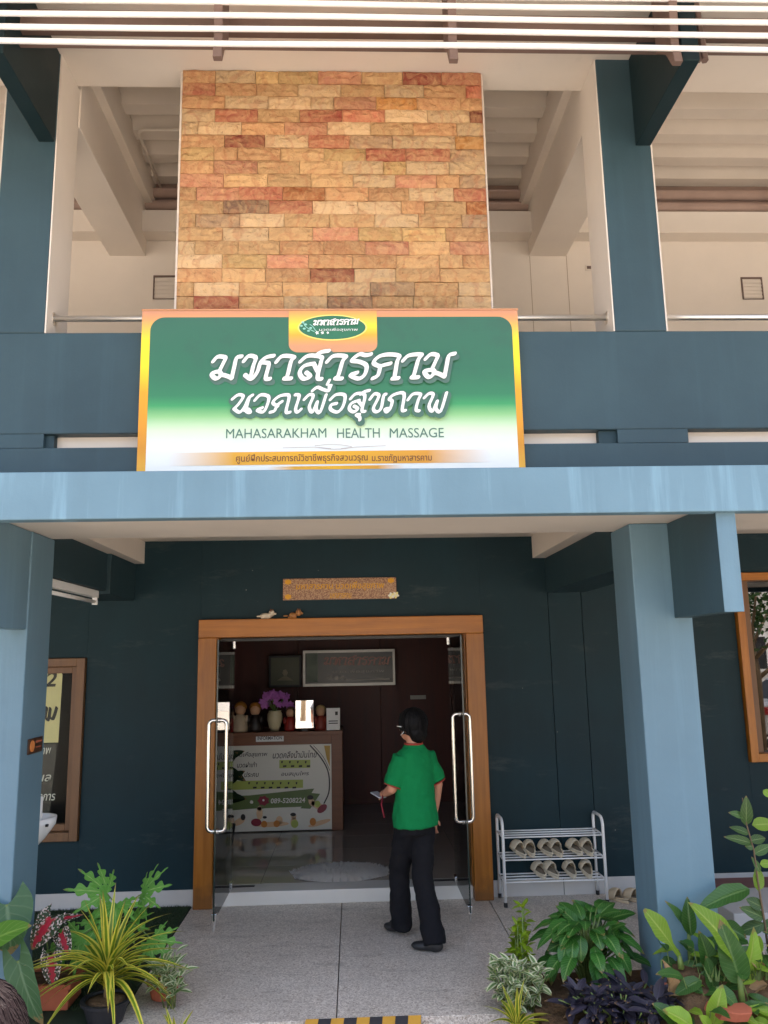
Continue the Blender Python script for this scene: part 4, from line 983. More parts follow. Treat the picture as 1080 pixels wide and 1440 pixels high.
# ------------------------------------------------------------------ striped ramp edge
SR = thing('striped_ramp', 'black and yellow striped rubber kerb ramp at the floor edge', 'kerb ramp', (-.05, 4.87, -.1))
st = [('yellow', lin((212, 158, 62))), ('dark', lin((60, 58, 60)))]
for k in range(9):
    x0 = -.32+k*.072
    nm = 'stripe'
    mb = MB(); mb.extrude([(x0, 4.70, -.098), (x0+.0715, 4.70, -.098), (x0+.0715+.03, 4.94, -.098), (x0+.03, 4.94, -.098)], (0, 0, .08))
    o = MB()
    a = [(x0, 4.68, -.098), (x0+.0715, 4.68, -.098), (x0+.1015, 4.955, -.098), (x0+.03, 4.955, -.098)]
    b = [(x0, 4.70, -.06), (x0+.0715, 4.70, -.06), (x0+.1015, 4.955, .012), (x0+.03, 4.955, .012)]
    o.add(a+b, [(0, 3, 2, 1), (4, 5, 6, 7), (0, 1, 5, 4), (1, 2, 6, 5), (2, 3, 7, 6), (3, 0, 4, 7)])
    o.build(nm, paint('ramp_'+st[k % 2][0]+str(k), st[k % 2][1], .2, .7, stain=.4), SR)

# ------------------------------------------------------------------ windows
LW = thing('left_window', 'brown wooden window with banner behind the left column', 'window', (-2.85, 7.2, .54))
x0, x1, z0, z1 = -3.4, -2.315, .545, 2.045
def wframe(t, x0, x1, z0, z1, w, y0, y1, mat, matx):
    BX('jamb', mat, t, x0, x0+w, y0, y1, z0, z1, bevel=.004); BX('jamb', mat, t, x1-w, x1, y0, y1, z0, z1, bevel=.004)
    BX('head', matx, t, x0+w+.0005, x1-w-.0005, y0+.002, y1, z1-w, z1, bevel=.004); BX('sill', matx, t, x0+w+.0005, x1-w-.0005, y0+.002, y1, z0, z0+w, bevel=.004)
wframe(LW, x0, x1, z0, z1, .07, 7.15, 7.33, 'woodold', 'woodold')
wframe(LW, x0+.072, x1-.072, z0+.072, z1-.072, .055, 7.22, 7.28, 'woodold', 'woodold')
BX('pane', 'winglass', LW, x0+.12, x1-.12, 7.25, 7.256, z0+.12, z1-.12, bevel=0)
BX('dark_room_board', 'black', LW, -3.6, -2.1, 8.2, 8.25, .3, 2.4, bevel=0)  # black board stands in for the darkness of the room behind
BN = thing('window_banner', 'cream and black Thai banner hung inside the left window', 'banner', (-2.75, 7.3, .65))
yb = 7.27
def WX(px, py): q = P(px, py, yb); return (q.x, q.z)
xa, ztop = WX(89, 944); _, zmid = WX(85, 1044); _, zbot = WX(78, 1165)
flat('cream_field', plain('cream_vinyl', lin((232, 220, 160)), .4), BN, [[(xa-.6, ztop), (xa-.02, ztop), (xa-.005, ztop-.03), (xa-.012, zmid), (xa-.6, zmid)]], yb)
flat('black_field', plain('black_vinyl', lin((34, 32, 32)), .3), BN, [[(xa-.6, zmid-.012), (xa-.02, zmid-.012), (xa-.06, zbot), (xa-.6, zbot)]], yb)
text('lettering', '2', 'ink', BN, *[WX(a, 955)[0] for a in (63, 80)], WX(70, 955)[1], yb-.003, .13, .2, .02)
bl = [[(62, 1000), (66, 995), (64, 1008), (68, 1012), (71, 996), (70, 1008), (75, 1010), (80, 995)]]
flat('lettering', 'ink', BN, pen(bl, (2.6, 1.2, .8), WX), yb-.003)
for s, b in (('ภาพ', 1056), ('ผล', 1094), ('อาการ', 1121)):
    text('lettering', s, 'pwhite', BN, WX(54 if len(s) > 3 else 57, b)[0]-.03, WX(72 if len(s) < 5 else 78, b)[0], WX(65, b)[1], yb-.003, .055, .2, .01)
RW = thing('right_window', 'orange wooden window reflecting a silver car and tree', 'window', (4.2, 7.2, 1.04))
wframe(RW, 3.455, 4.895, 1.04, 2.695, .07, 7.14, 7.33, 'wood', 'woodx')
BX('reveal', 'woodold', RW, 3.526, 3.60, 7.20, 7.30, 1.112, 2.623, bevel=.003)
BX('pane', 'darkglass', RW, 3.602, 4.82, 7.26, 7.266, 1.112, 2.623, bevel=0)
BX('blind_board', 'black', RW, 3.5, 4.9, 7.32, 7.335, 1.05, 2.69, bevel=0)

# ------------------------------------------------------------------ fixtures on the left
LA = thing('fluorescent_lamp', 'white fluorescent batten lamp under the left side beam', 'lamp', (-2.0, 5.8, 2.5))
BX('housing', 'whitepaint', LA, -2.03, -1.975, 5.35, 6.36, 2.50, 2.555, bevel=.004)
MB().tube([(-2.0, 5.39, 2.468), (-2.0, 6.33, 2.468)], .014, 10).build('tube', plain('frosted_tube', (.8, .8, .78, 1), .3), LA, smooth=True)
for y in (5.36, 6.335): BX('lamp_holder', 'whitepaint', LA, -2.02, -1.98, y, y+.022, 2.445, 2.499, bevel=.003)
CS = thing('column_notice', 'small brown notice with orange disc on left column', 'notice', (-1.94, 5.1, 1.52))
BX('plate', plain('dark_brown_plate', lin((62, 40, 28)), .3), CS, CXL+CW+.001, CXL+CW+.008, 5.03, 5.25, 1.47, 1.56, bevel=.002)
MB().tube([(CXL+CW+.008, 5.085, 1.515), (CXL+CW+.011, 5.085, 1.515)], .034, 16).build('disc', plain('orange_disc', lin((206, 128, 70)), .4), CS)
mb = MB(); mb.box(CXL+CW+.0085, CXL+CW+.0095, 5.14, 5.235, 1.53, 1.54); mb.box(CXL+CW+.0085, CXL+CW+.0095, 5.14, 5.22, 1.50, 1.507); mb.build('print', 'terracotta', CS)
WB = thing('wash_basin', 'white wash basin with upright tap behind the left column', 'wash basin', (-2.145, 5.7, .9))
MB().loft([((-2.17, 5.7, .80), .05, .06, 0), ((-2.16, 5.7, .86), .10, .10, 0), ((-2.145, 5.7, .95), .15, .15, 0), ((-2.145, 5.7, 1.0), .155, .16, 0), ((-2.145, 5.7, 1.0), .13, .135, 0), ((-2.15, 5.7, .93), .09, .09, 0)], 20).build('bowl', 'whitepaint', WB, smooth=True)
MB().tube([(-2.075, 5.62, .95), (-2.075, 5.62, 1.14)], .024, 10).build('tap', 'whitepaint', WB, smooth=True)
BX('drain', 'black', WB, -2.02, -2.005, 5.60, 5.62, .955, .97, bevel=0)
BX('wall_bracket', 'whitepaint', WB, -2.295, -2.20, 5.66, 5.74, .82, .86, bevel=.004)
MB().tube([(-2.2, 5.7, .0), (-2.2, 5.7, .83)], .03, 10).build('pedestal', 'whitepaint', WB, smooth=True)

# ------------------------------------------------------------------ big sign
YG = 4.858
SB = thing('shop_sign', 'large green and white Thai massage sign with gold border', 'sign', (-.11, 4.88, 3.0))
def PG(px, py): q = P(px, py, YG); return (q.x, q.z)
sx0, sx1, sz0, sz1 = -1.315, 1.092, 3.0, 4.2
def grad_mat(name, axis, stops, a, b, rough=.35, noise_amt=.0):
    m = N(name, rough, .4); g = m.n('NewGeometry'); sp = m.n('SeparateXYZ'); m.l(g.outputs['Position'], sp.inputs[0])
    f = m.n('MapRange'); m.l(sp.outputs['XYZ'.index(axis)], f.inputs[0]); f.inputs[1].default_value = a; f.inputs[2].default_value = b
    fac = f.outputs[0]
    c = m.ramp(fac, [(p, lin(q)) for p, q in stops])
    if noise_amt:
        n2 = m.noise(5, 6, rough=.7); top = m.ramp(fac, [(.55, (0, 0, 0)), (.9, (1, 1, 1))])
        c = m.mix(m.math('MULTIPLY', m.math('MULTIPLY', m.ramp(n2, [(.5, (0, 0, 0)), (.62, (1, 1, 1))]), top), noise_amt), c, lin((58, 100, 80)))
    m.color(c); return m.m
M['gold'] = grad_mat('gold_print', 'Z', [(0, (226, 150, 50)), (.12, (232, 176, 60)), (.25, (214, 146, 40)), (.55, (232, 160, 34)), (.72, (250, 222, 40)), (.84, (250, 216, 50)), (.95, (222, 156, 100)), (1, (200, 142, 110))], sz0, sz1)
M['sgreen'] = grad_mat('green_to_white_print', 'Z', [(0, (238, 240, 236)), (.24, (238, 242, 236)), (.34, (214, 236, 200)), (.42, (140, 196, 132)), (.48, (66, 154, 96)), (.54, (54, 124, 86)), (.7, (52, 110, 82)), (1, (58, 106, 84))], sz0+.03, sz1-.05, .35, .6)
M['side'] = plain('sign_frame_edge', lin((196, 140, 100)), .5)
BX('board', 'gold', SB, sx0, sx1, YG+.001, YG+.06, sz0+.0, sz1, bevel=.002)
BX('top_edge', 'side', SB, sx0-.004, sx1+.004, YG-.003, YG+.065, sz1+.0005, sz1+.012, bevel=.002)
def rrect(x0, x1, z0, z1, rt, n=8):
    pts = [(x0, z0), (x1, z0)]
    for cx, a0 in ((x1-rt, 0), (x0+rt, 90)):
        pts += [(cx+rt*math.cos(R(a0+90*i/n)), z1-rt+rt*math.sin(R(a0+90*i/n))) for i in range(n+1)]
    return pts
flat('green_field', 'sgreen', SB, [rrect(sx0+.055, sx1-.042, sz0+.004, sz1-.045, .09)], YG-.001)
flat('logo_tab', grad_mat('tab_gold_print', 'Z', [(0, (206, 150, 110)), (.3, (232, 170, 60)), (.55, (250, 220, 60)), (1, (214, 150, 96))], 3.96, 4.2), SB,
     [[(-.385, sz1-.002), (-.385, 4.02)]+[(-.325+.06*math.cos(R(180+90*i/6)), 4.02-.052+.052*math.sin(R(180+90*i/6))+.0) for i in range(7)]+[(.118+.06*math.cos(R(270+90*i/6)), 4.02-.052+.052*math.sin(R(270+90*i/6))) for i in range(7)]+[(.178, 4.02), (.178, sz1-.002)]], YG-.003)
def ell(cx, cz, a, b, n=40): return [(cx+a*math.cos(2*math.pi*i/n), cz+b*math.sin(2*math.pi*i/n)) for i in range(n)]
cx, cz = PG(467.5, 461)
flat('logo_rim', plain('gold_rim_print', lin((244, 226, 120)), .4), SB, [ell(cx, cz, .222, .088)], YG-.0045)
flat('logo_field', plain('logo_green_print', lin((46, 112, 80)), .4), SB, [ell(cx, cz, .212, .080)], YG-.006)
l1 = [[((x-297)/342*64+441, (y-494)/44*9.5+449.5) for x, y in s] for s in LINE1]
M['white'] = plain('white_print_ink', lin((240, 240, 236)), .4, var=.01)
flat('logo_lettering', 'white', SB, pen(l1, (.95, .6, .2), PG), YG-.0085)
xa, z = PG(449, 464.5); xb, _ = PG(503, 464.5); text('logo_lettering', 'นวดเพื่อสุขภาพ', 'white', SB, xa, xb, z, YG-.0085, .026)
for k in range(3): flat('logo_flower', 'white', SB, [[PG(446+k*7.5+math.cos(t*.628)*(3.2-.5*k)*(1 if t % 2 else .5), 468.6+math.sin(t*.628)*(3.2-.5*k)*(1 if t % 2 else .5)) for t in range(10)]], YG-.0085)
flat('logo_sprig', plain('sprig_print', lin((150, 206, 190)), .4), SB, pen([[(427, 455), (430, 460), (436, 464), (442, 467)], [(436, 457), (440, 460), (444, 466)]], (.5, .5, 0), PG)+[[PG(x+2.2*math.cos(t), y+1.5*math.sin(t)) for t in range(6)] for x, y in ((426, 454), (430, 457), (428, 463), (434, 466), (437, 462), (424, 459))], YG-.0085)
M['shadow'] = plain('grey_green_outline_ink', lin((74, 112, 94)), .4); M['shadow1'] = plain('grey_outline_ink', lin((82, 112, 100)), .4)
flat('title_outline', 'shadow1', SB, pen(LINE1, (5.9, 4.9, .2), PG, (1.2, 3.2)), YG-.003)
flat('title_outline', 'shadow', SB, pen(LINE2, (6.6, 6.0, .2), PG, (.6, 2.4)), YG-.0105)
flat('title_lettering', 'white', SB, pen(LINE1, (3.5, 2.2, -.75), PG), YG-.0145)
flat('title_lettering', 'white', SB, pen(LINE2, (2.75, 1.8, -.75), PG), YG-.0175)
M['tgreen'] = plain('grey_green_ink', lin((84, 120, 104)), .4)
for body, a, b in (('MAHASARAKHAM', 318, 459), ('HEALTH', 474, 534), ('MASSAGE', 548, 624)):
    xa, z = PG(a, 610-.004*(a-318)); xb, _ = PG(b, 608); text('english_lettering', body, 'tgreen', SB, xa, xb, z, YG-.004, .062, 0, 0)
flat('flourish', plain('grey_line_ink', lin((190, 180, 176)), .4), SB, pen([[(398, 630), (440, 629), (465, 631)], [(443, 627), (470, 625), (495, 629), (470, 632), (443, 629)], [(480, 631), (500, 629), (542, 627)]], (.45, .35, 0), PG), YG-.004)
def fade(name, a, b):
    m = N(name, .35); g = m.n('NewGeometry'); sp = m.n('SeparateXYZ'); m.l(g.outputs['Position'], sp.inputs[0])
    f = m.n('MapRange'); m.l(sp.outputs[0], f.inputs[0]); f.inputs[1].default_value = a; f.inputs[2].default_value = b
    m.color(m.ramp(f.outputs[0], [(0, lin((238, 240, 236))), (.2, lin((232, 170, 50))), (.5, lin((240, 178, 30))), (.8, lin((226, 158, 50))), (1, lin((238, 240, 236)))])); return m.m
r0, zt_ = PG(238, 637); r1, zb_ = PG(690, 651)
flat('gold_ribbon', fade('ribbon_fade', r0, r1), SB, [[(r0, zb_), (r1, zb_+.004), (r1, zt_+.004), (r0, zt_)]], YG-.003)
q0, zt2 = PG(375, 656.5); q1, zb2 = PG(570, 661)
flat('gold_ribbon', fade('thin_ribbon_fade', q0, q1), SB, [[(q0, zb2), (q1, zb2+.004), (q1, zt2+.004), (q0, zt2)]], YG-.003)
xa, z = PG(332, 646); xb, _ = PG(517, 645); text('ribbon_lettering', 'ศูนย์ฝึกประสบการณ์วิชาชีพธุรกิจสวนวรุณ', plain('brown_ink', lin((120, 66, 30)), .4), SB, xa, xb, z, YG-.005, .062, 0, .008)
xa, z = PG(523, 645); xb, _ = PG(607, 644); text('ribbon_lettering', 'ม.ราชภัฏมหาสารคาม', bpy.data.materials['brown_ink'], SB, xa, xb, z, YG-.005, .056, 0, .008)

# ------------------------------------------------------------------ shoe rack and slippers
RK = thing('shoe_rack', 'white tubular metal shoe rack against the wall right of door', 'shoe rack', (1.61, 7.1, 0))
XA, XB, YA, YBk = 1.205, 2.035, 6.90, 7.165
for x in (XA, XB):
    pth = [(x, YA, .03), (x, YA, .58)]+arc((x, YA+.07, .60), .07, math.pi, math.pi/2, 5, (0, 1, 0), (0, 0, 1))+arc((x, YBk-.05, .62), .05, math.pi/2, 0, 5, (0, 1, 0), (0, 0, 1))+[(x, YBk, .03)]
    MB().tube(pth, .0125, 10).build('side_frame', 'whitepaint', RK, smooth=True)
    for y in (YA, YBk): MB().tube([(x, y, .0), (x, y, .035)], .0155, 10).build('foot', 'black', RK)
for zz in (.53, .355, .185):
    for k in range(4):
        y = YA+.004+k*(YBk-YA-.008)/3
        MB().tube([(XA, y, zz), (XB, y, zz)], .0062, 8).build('shelf_tube', 'whitepaint', RK, smooth=True)
    for x in (XA, XB): MB().tube([(x, YA, zz), (x, YBk, zz)], .007, 8).build('shelf_end', 'whitepaint', RK, smooth=True)
M['clog'] = plain('beige_foam', lin((214, 202, 178)), .65, var=.12); M['clogdark'] = plain('inside_foam', lin((128, 116, 98)), .75, var=.15); M['clog2'] = plain('tan_foam', lin((206, 184, 150)), .65)
def make_slipper(mat, lab, group):
    t = thing('slipper', lab, 'slipper', (0, 0, 0), group)
    out = lambda k=1.0: [(k*(.040+.010*math.sin(t0))*math.cos(t0), k*.115*math.sin(t0)) for t0 in [2*math.pi*i/24 for i in range(24)]]
    MB().extrude([(x, y, 0) for x, y in out()], (0, 0, .022)).build('sole', mat, t, bevel=.006)
    MB().extrude([(x, y, .0225) for x, y in out(.84)], (0, 0, .003)).build('footbed', 'clogdark', t)
    # closed upper over the toe half, open mouth towards the heel
    vs = []; rows = 7; n = 11
    for i in range(rows):
        s = i/(rows-1); yy = .112*s+.002 if s < 1 else .113
        w = (.044+.010*min(1, s*1.6))*math.sqrt(max(.02, 1-(max(0, s-.45)/.56)**2)); h = .085*math.sqrt(max(.02, 1-(max(0, s-.2)/.81)**2))
        for j in range(n):
            a = math.pi*j/(n-1); vs.append((w*math.cos(a), yy-.018*math.sin(a)*(1-s), .012+h*math.sin(a)))
    u = MB().add(vs, [(i*n+j, i*n+j+1, (i+1)*n+j+1, (i+1)*n+j) for i in range(rows-1) for j in range(n-1)]).build('upper', mat, t, smooth=True)
    sm = u.modifiers.new('thick', 'SOLIDIFY'); sm.thickness = .005
    # raised heel rim
    MB().tube([(.9*(.040+.01*math.sin(a))*math.cos(a), .112*math.sin(a), .026+.010*math.sin(math.pi*k/12)) for k, a in [(k, math.pi+math.pi*k/12) for k in range(13)]], .006, 6).build('heel_rim', mat, t, smooth=True)
    return t
proto = make_slipper('clog', 'beige slipper', 'beige slippers on the shoe rack')
ordn = ['leftmost', 'second', 'third', 'fourth', 'fifth', 'rightmost']
def rack_px(a, b): return (670+a/4.32, 1120+b/4.32)
first = True
def place(x, y, z, rz, lab, src, tilt=-.30):
    global first
    o = src if (src is proto and first) else copy_tree(src)
    if src is proto: first = False
    o.location = (x, y, z); o.scale = (1.06, .98, .98); o.rotation_euler = (tilt, 0, rz); o['label'] = lab
    return o
for k, a in enumerate((258, 325, 425, 485, 600, 672)):
    q = P(*rack_px(a, 352), 7.03)
    place(q.x, 7.03, .385, random.uniform(-.05, .3), ordn[k]+' of six beige slippers on the middle rack shelf', proto, +.24+random.uniform(-.05, .05))
for k, a in enumerate((385, 455, 572, 672)):
    q = P(*rack_px(a, 490), 7.03)
    place(q.x, 7.03, .215, random.uniform(-.05, .3), ('leftmost', 'second', 'third', 'rightmost')[k]+' of four beige slippers on the bottom rack shelf', proto, +.24+random.uniform(-.05, .05))
p2 = make_slipper('clog2', 'tan slipper on the floor just right of the rack foot', 'tan slippers on the floor')
place(2.15, 6.98, .0, .35, 'tan slipper on the floor just right of the rack foot', p2, 0); p2.location = (2.15, 6.98, .001)
dup_ = copy_tree(p2); dup_.location = (2.275, 6.96, .001); dup_['label'] = 'tan slipper on the floor half behind the right column'
# remove the doubled first copy (place() copies every source but the first prototype)
for o in [o for o in S.objects if o.get('label') == 'tan slipper on the floor just right of the rack foot' and o is not p2]:
    for c in list(o.children): bpy.data.objects.remove(c)
    bpy.data.objects.remove(o)
p2.rotation_euler = (0, 0, .45); dup_.rotation_euler = (0, 0, .5)
p3 = make_slipper('black', 'black sandal on the walkway behind the right column', None); p3.location = (2.83, 6.80, .001); p3.rotation_euler = (0, 0, 1.3)

# ------------------------------------------------------------------ people
def remesh(o, vox=.011, sm=6, disp=0, size=.12):
    r = o.modifiers.new('remesh', 'REMESH'); r.mode = 'VOXEL'; r.voxel_size = vox; r.use_smooth_shade = True
    s = o.modifiers.new('smooth', 'SMOOTH'); s.iterations = sm; s.factor = .5
    if disp:
        tx = bpy.data.textures.new('folds', 'CLOUDS'); tx.noise_scale = size; tx.noise_depth = 2
        d = o.modifiers.new('folds', 'DISPLACE'); d.texture = tx; d.strength = disp; d.mid_level = .5; d.texture_coords = 'LOCAL'
    return o
def cloth(name, c, rough=.85, weave=400):
    m = N(name, rough, .2); f = m.noise(weave, 2); g = m.noise(6, 4)
    m.color(m.mix(m.math('MULTIPLY', g, .8), mul(c, .85), mul(c, 1.12))); m.bump(m.math('ADD', m.math('MULTIPLY', f, .2), g), .35, .008); return m.m
M['skin'] = plain('skin', lin((188, 132, 104)), .5, var=.06); M['shirt'] = cloth('green_shirt', lin((10, 120, 66))); M['trouser'] = cloth('black_trousers', lin((22, 22, 26)))
M['trim'] = plain('red_trim', lin((150, 50, 36)), .8); M['lanyard'] = plain('dark_red_strap', lin((120, 16, 36)), .7)
def hairmat(name, c):
    m = N(name, .62, .2); f = m.noise(1, 4, m.mapping((120, 120, 5))); m.color(m.mix(f, mul(c, .6), mul(c, 1.5))); m.bump(f, .5, .006); return m.m
M['hair'] = hairmat('black_hair', lin((9, 8, 9))); M['hair2'] = hairmat('dark_plum_hair', lin((24, 15, 17)))
def Lp(o, a, rz):
    c, s = math.cos(rz), math.sin(rz)
    return lambda x, y, z: Vector((o[0]+x*c-y*s, o[1]+x*s+y*c, o[2]+z))
def person(loc, rz, lab, opts):
    t = thing('person', lab, 'person', loc); T = Lp(loc, 0, rz); yaw = rz
    fl, fr_ = opts['feet']            # (x, y, z, yaw) left, right
    hipz, shz = .84, 1.315
    hl, hr = (-.07, 0, hipz), (.07, 0, hipz)
    kl = ((hl[0]+fl[0])/2+.0, (hl[1]+fl[1])/2+.07, (hipz+fl[2]+.07)/2+.0); kr = ((hr[0]+fr_[0])/2, (hr[1]+fr_[1])/2+.06, (hipz+fr_[2]+.07)/2)
    al, ar = (fl[0], fl[1], fl[2]+.075), (fr_[0], fr_[1], fr_[2]+.075)
    # body
    b = MB()
    b.loft([(T(0, .0, .80), .14, .10, yaw), (T(0, .0, .95), .145, .10, yaw), (T(0, 0, 1.12), .14, .095, yaw), (T(0, 0, 1.25), .15, .085, yaw), (T(0, -.005, 1.315), .10, .05, yaw), (T(0, .0, 1.35), .055, .055, yaw), (T(0, .012, 1.42), .05, .052, yaw)], 18)
    hr_ = rz+opts['head_turn']; H = Lp(T(0, .02, 1.475), 0, hr_)
    rot = Matrix.Rotation(hr_, 3, 'Z')
    b.ball(H(0, 0, .02), (.074, .092, .108), 18, 12, rot); b.ball(H(0, .045, -.035), (.05, .045, .055), 14, 10, rot)
    b.ball(H(0, .097, -.012), (.013, .018, .020), 8, 6, rot)
    for s in (-1, 1): b.ball(H(s*.076, -.005, .0), (.010, .018, .030), 8, 6, rot)
    for sgn, arm in ((-1, opts['arm_l']), (1, opts['arm_r'])):
        sh = (sgn*.12, 0, shz-.06); el, wr, fdir = arm
        b.tube([T(*sh), T(*[(sh[i]+el[i])/2 for i in range(3)]), T(*el)], [.048, .044, .038], 10); b.ball(T(*el), .038, 10, 8)
        b.tube([T(*el), T(*[(el[i]+wr[i])/2 for i in range(3)]), T(*wr)], [.038, .035, .026], 10)
        w = Vector(wr); d = Vector(fdir).normalized(); sd_ = d.orthogonal().normalized() if abs(d.z) < .9 else Vector((0, 1, 0)); pn = d.cross(sd_)
        rt = Matrix.Rotation(rz, 3, 'Z') @ Matrix((sd_, pn, d)).transposed()
        b.ball(T(*(w+d*.045)), (.036, .017, .052), 10, 8, rt)
        for k, (off, ln) in enumerate(((-.027, .062), (-.009, .072), (.009, .068), (.026, .054))):
            p0 = w+d*.08+sd_*off; p1 = p0+d*ln*.55+pn*.006; p2 = p1+d*ln*.4+pn*.022
            b.tube([T(*p0), T(*p1), T(*p2)], [.0085, .0078, .006], 6)
        p0 = w+d*.025-sd_*.03; p1 = p0+d*.035-sd_*.018+pn*.012; b.tube([T(*p0), T(*p1), T(*(p1+d*.028+pn*.008))], [.011, .0095, .007], 6)
    for hp, kn, an, ft in ((hl, kl, al, fl), (hr, kr, ar, fr_)):
        b.tube([T(*hp), T(*kn), T(*an)], [.075, .052, .036], 12); b.ball(T(*kn), .05)
        F = Lp(T(an[0], an[1], an[2]-.045), 0, rz+ft[3])
        b.loft([(F(0, .03, -.006), .024, .08, rz+ft[3]), (F(0, .02, .01), .024, .06, rz+ft[3]), (F(0, .01, .03), .026, .04, rz+ft[3])], 12)
    remesh(b.build('body', 'skin', t), .008, 4)
    # eyes, mouth
    e = MB()
    for s in (-1, 1): e.ball(H(s*.03, .083, .02), (.012, .008, .007), 8, 6, rot)
    e.build('eyes', 'black', t, smooth=True); MB().ball(H(0, .088, -.05), (.022, .008, .007), 10, 6, rot).build('mouth', plain('lips', lin((150, 84, 80)), .5), t, smooth=True)
    # hair
    hm = MB(); ln = opts['hair']
    hm.ball(H(0, -.018, .042), (.100, .108, .106), 22, 14, rot); hm.ball(H(0, -.06, -.02), (.088, .058, .085), 16, 10, rot)
    for s in (-1, 1): hm.ball(H(s*.068, .012, .03), (.022, .045, .05), 10, 8, rot)
    hm.ball(H(0, .05, .095), (.06, .045, .03), 12, 8, rot)
    if ln: hm.loft([(H(0, -.03, .04), .092, .09, hr_), (H(0, -.05, -.12), .11, .075, hr_), (H(0, -.07, -.3), .12, .06, hr_), (H(0, -.06, -.42), .08, .04, hr_)], 20)
    h_ = remesh(hm.build('hair', opts['hairmat'], t), .009, 3, .012, .03)
    st_ = MB(); rn = random.Random(5)
    for k in range(420 if ln else 260):
        a = rn.uniform(0, 6.283); 
        if not ln and .9 < a < 2.2: continue
        pts = []
        L_ = rn.uniform(.85, 1.15)
        for i in range(7):
            e = 1.45-i*.34*L_
            rx, ry, rz_ = (.104, .112, .110)
            if ln and i > 3:
                q = pts[-1]; pts.append(q+H(math.cos(a)*.012, math.sin(a)*.012-.004, -.085)-H(0, 0, 0)); continue
            pts.append(H(math.cos(a)*math.cos(max(e, -.55))*rx, -.018+math.sin(a)*math.cos(max(e, -.55))*ry, .042+math.sin(max(e, -.55))*rz_-(.02 if e < -.55 else 0)+rn.uniform(-.003, .003)))
        st_.tube(pts, [.0028, .0034, .0036, .0034, .003, .0024, .0012], 4)
    s_ = st_.build('hair_strands', opts['hairmat'], t); s_['kind'] = 'stuff'
    # shirt
    c = MB(); wd = opts['wide']
    c.loft([(T(0, .0, .785), .188*max(wd, .95), .150, yaw), (T(0, .0, .88), .182*max(wd, .95), .145, yaw), (T(0, 0, 1.0), .170*max(wd, .93), .126, yaw), (T(0, 0, 1.15), .172*wd, .120, yaw), (T(0, 0, 1.24), .178*wd, .110, yaw), (T(0, -.005, 1.305), .155*wd, .088, yaw), (T(0, -.003, 1.345), .095*wd, .074, yaw), (T(0, .0, 1.368), .066, .064, yaw)], 22)
    trim = MB()
    for sgn, arm in ((-1, opts['arm_l']), (1, opts['arm_r'])):
        el = Vector(arm[0]); sh = Vector((sgn*.105, 0, shz-.035)); end = sh.lerp(el, .9)
        c.tube([T(*sh), T(*sh.lerp(el, .3)), T(*sh.lerp(el, .6)), T(*end)], [.072, .076, .075, .070], 16)
        d = (el-sh).normalized(); trim.tube([T(*(end-d*.002)), T(*(end+d*.008))], .0695, 18)
    remesh(c.build('shirt', opts['shirt'], t), .008, 8, .024, .085)
    if opts.get('trim'):
        remesh(trim.build('cuff_trim', 'trim', t), .005, 1)
        MB().tube([T(.066*math.cos(a), .064*math.sin(a), 1.366) for a in [2*math.pi*i/24 for i in range(24)]], .008, 8, True).build('collar_trim', 'trim', t, smooth=True)
    # trousers
    p = MB()
    p.loft([(T(0, 0, .74), .14, .112, yaw), (T(0, 0, .83), .148, .114, yaw), (T(0, 0, .90), .14, .108, yaw)], 22)
    for hp, kn, an, ft in ((hl, kl, al, fl), (hr, kr, ar, fr_)):
        p.tube([T(*hp), T(*[(hp[i]*.5+kn[i]*.5) for i in range(3)]), T(*kn), T(*[(kn[i]*.5+an[i]*.5) for i in range(3)]), T(an[0], an[1]-.01, an[2]-.03)], [v*opts.get('leg', 1) for v in (.098, .090, .082, .086, .088)], 18)
    remesh(p.build('trousers', opts['trousers'], t), .009, 5, .03, .10)
    for an, ft in ((al, fl), (ar, fr_)):
        s = MB()
        F = Lp(T(an[0], an[1], ft[2]), 0, rz+ft[3]); tp = ft[4] if len(ft) > 4 else 0
        Z = lambda x, y, z: F(x, y, z+max(0, .1-y)*tp)
        s.ball(Z(0, .09, .032), (.042, .075, .030), 14, 8, Matrix.Rotation(rz+ft[3], 3, 'Z')); s.ball(Z(0, -.01, .04), (.036, .06, .042), 14, 8, Matrix.Rotation(rz+ft[3], 3, 'Z')); s.ball(Z(0, .04, .038), (.038, .07, .036), 14, 8, Matrix.Rotation(rz+ft[3], 3, 'Z'))
        remesh(s.build('shoe', 'black', t), .008, 3)
    return t, T, H, rot
ploc = (.44, 6.17, 0)
wk, T, H, rot = person(ploc, R(33), 'person in green shirt and black trousers walking into the doorway',
    dict(feet=((-.005, .20, .0, R(14), .45), (-.035, -.22, .0, R(36))), head_turn=R(16), arm_l=((-.185, .03, 1.06), (-.12, .21, 1.0), (.3, 1, -.1)), arm_r=((.195, -.03, 1.06), (.20, .03, .84), (0, .1, -1)), hair=0, hairmat='hair', shirt='shirt', trousers='trouser', trim=True, wide=.90, leg=.92))
mb = MB(); mb.tube([H(-.088, -.005, .015), H(-.092, .03, .018), H(-.078, .075, .018)], .0045, 6); mb.tube([H(-.086, .0, .012), H(-.09, .005, -.02), H(-.074, .045, -.045)], .003, 6)
mb.build('ear_loop', 'whitepaint', wk, smooth=True)
MB().tube([T(-.13, .22, 1.0), T(-.175, .18, .93), T(-.165, .16, .84)], .006, 6).build('wrist_strap', 'lanyard', wk, smooth=True)
ph = thing('phone', 'silver phone held in the left hand of walking person', 'phone', T(-.13, .27, .97))
mb = MB(); mb.extrude([T(-.165, .22, .965), T(-.10, .22, .965), T(-.10, .34, .99), T(-.165, .34, .99)], (0, 0, .010)); mb.build('phone_body', plain('silver_case', lin((190, 192, 200)), .3, .3), ph, bevel=.003)
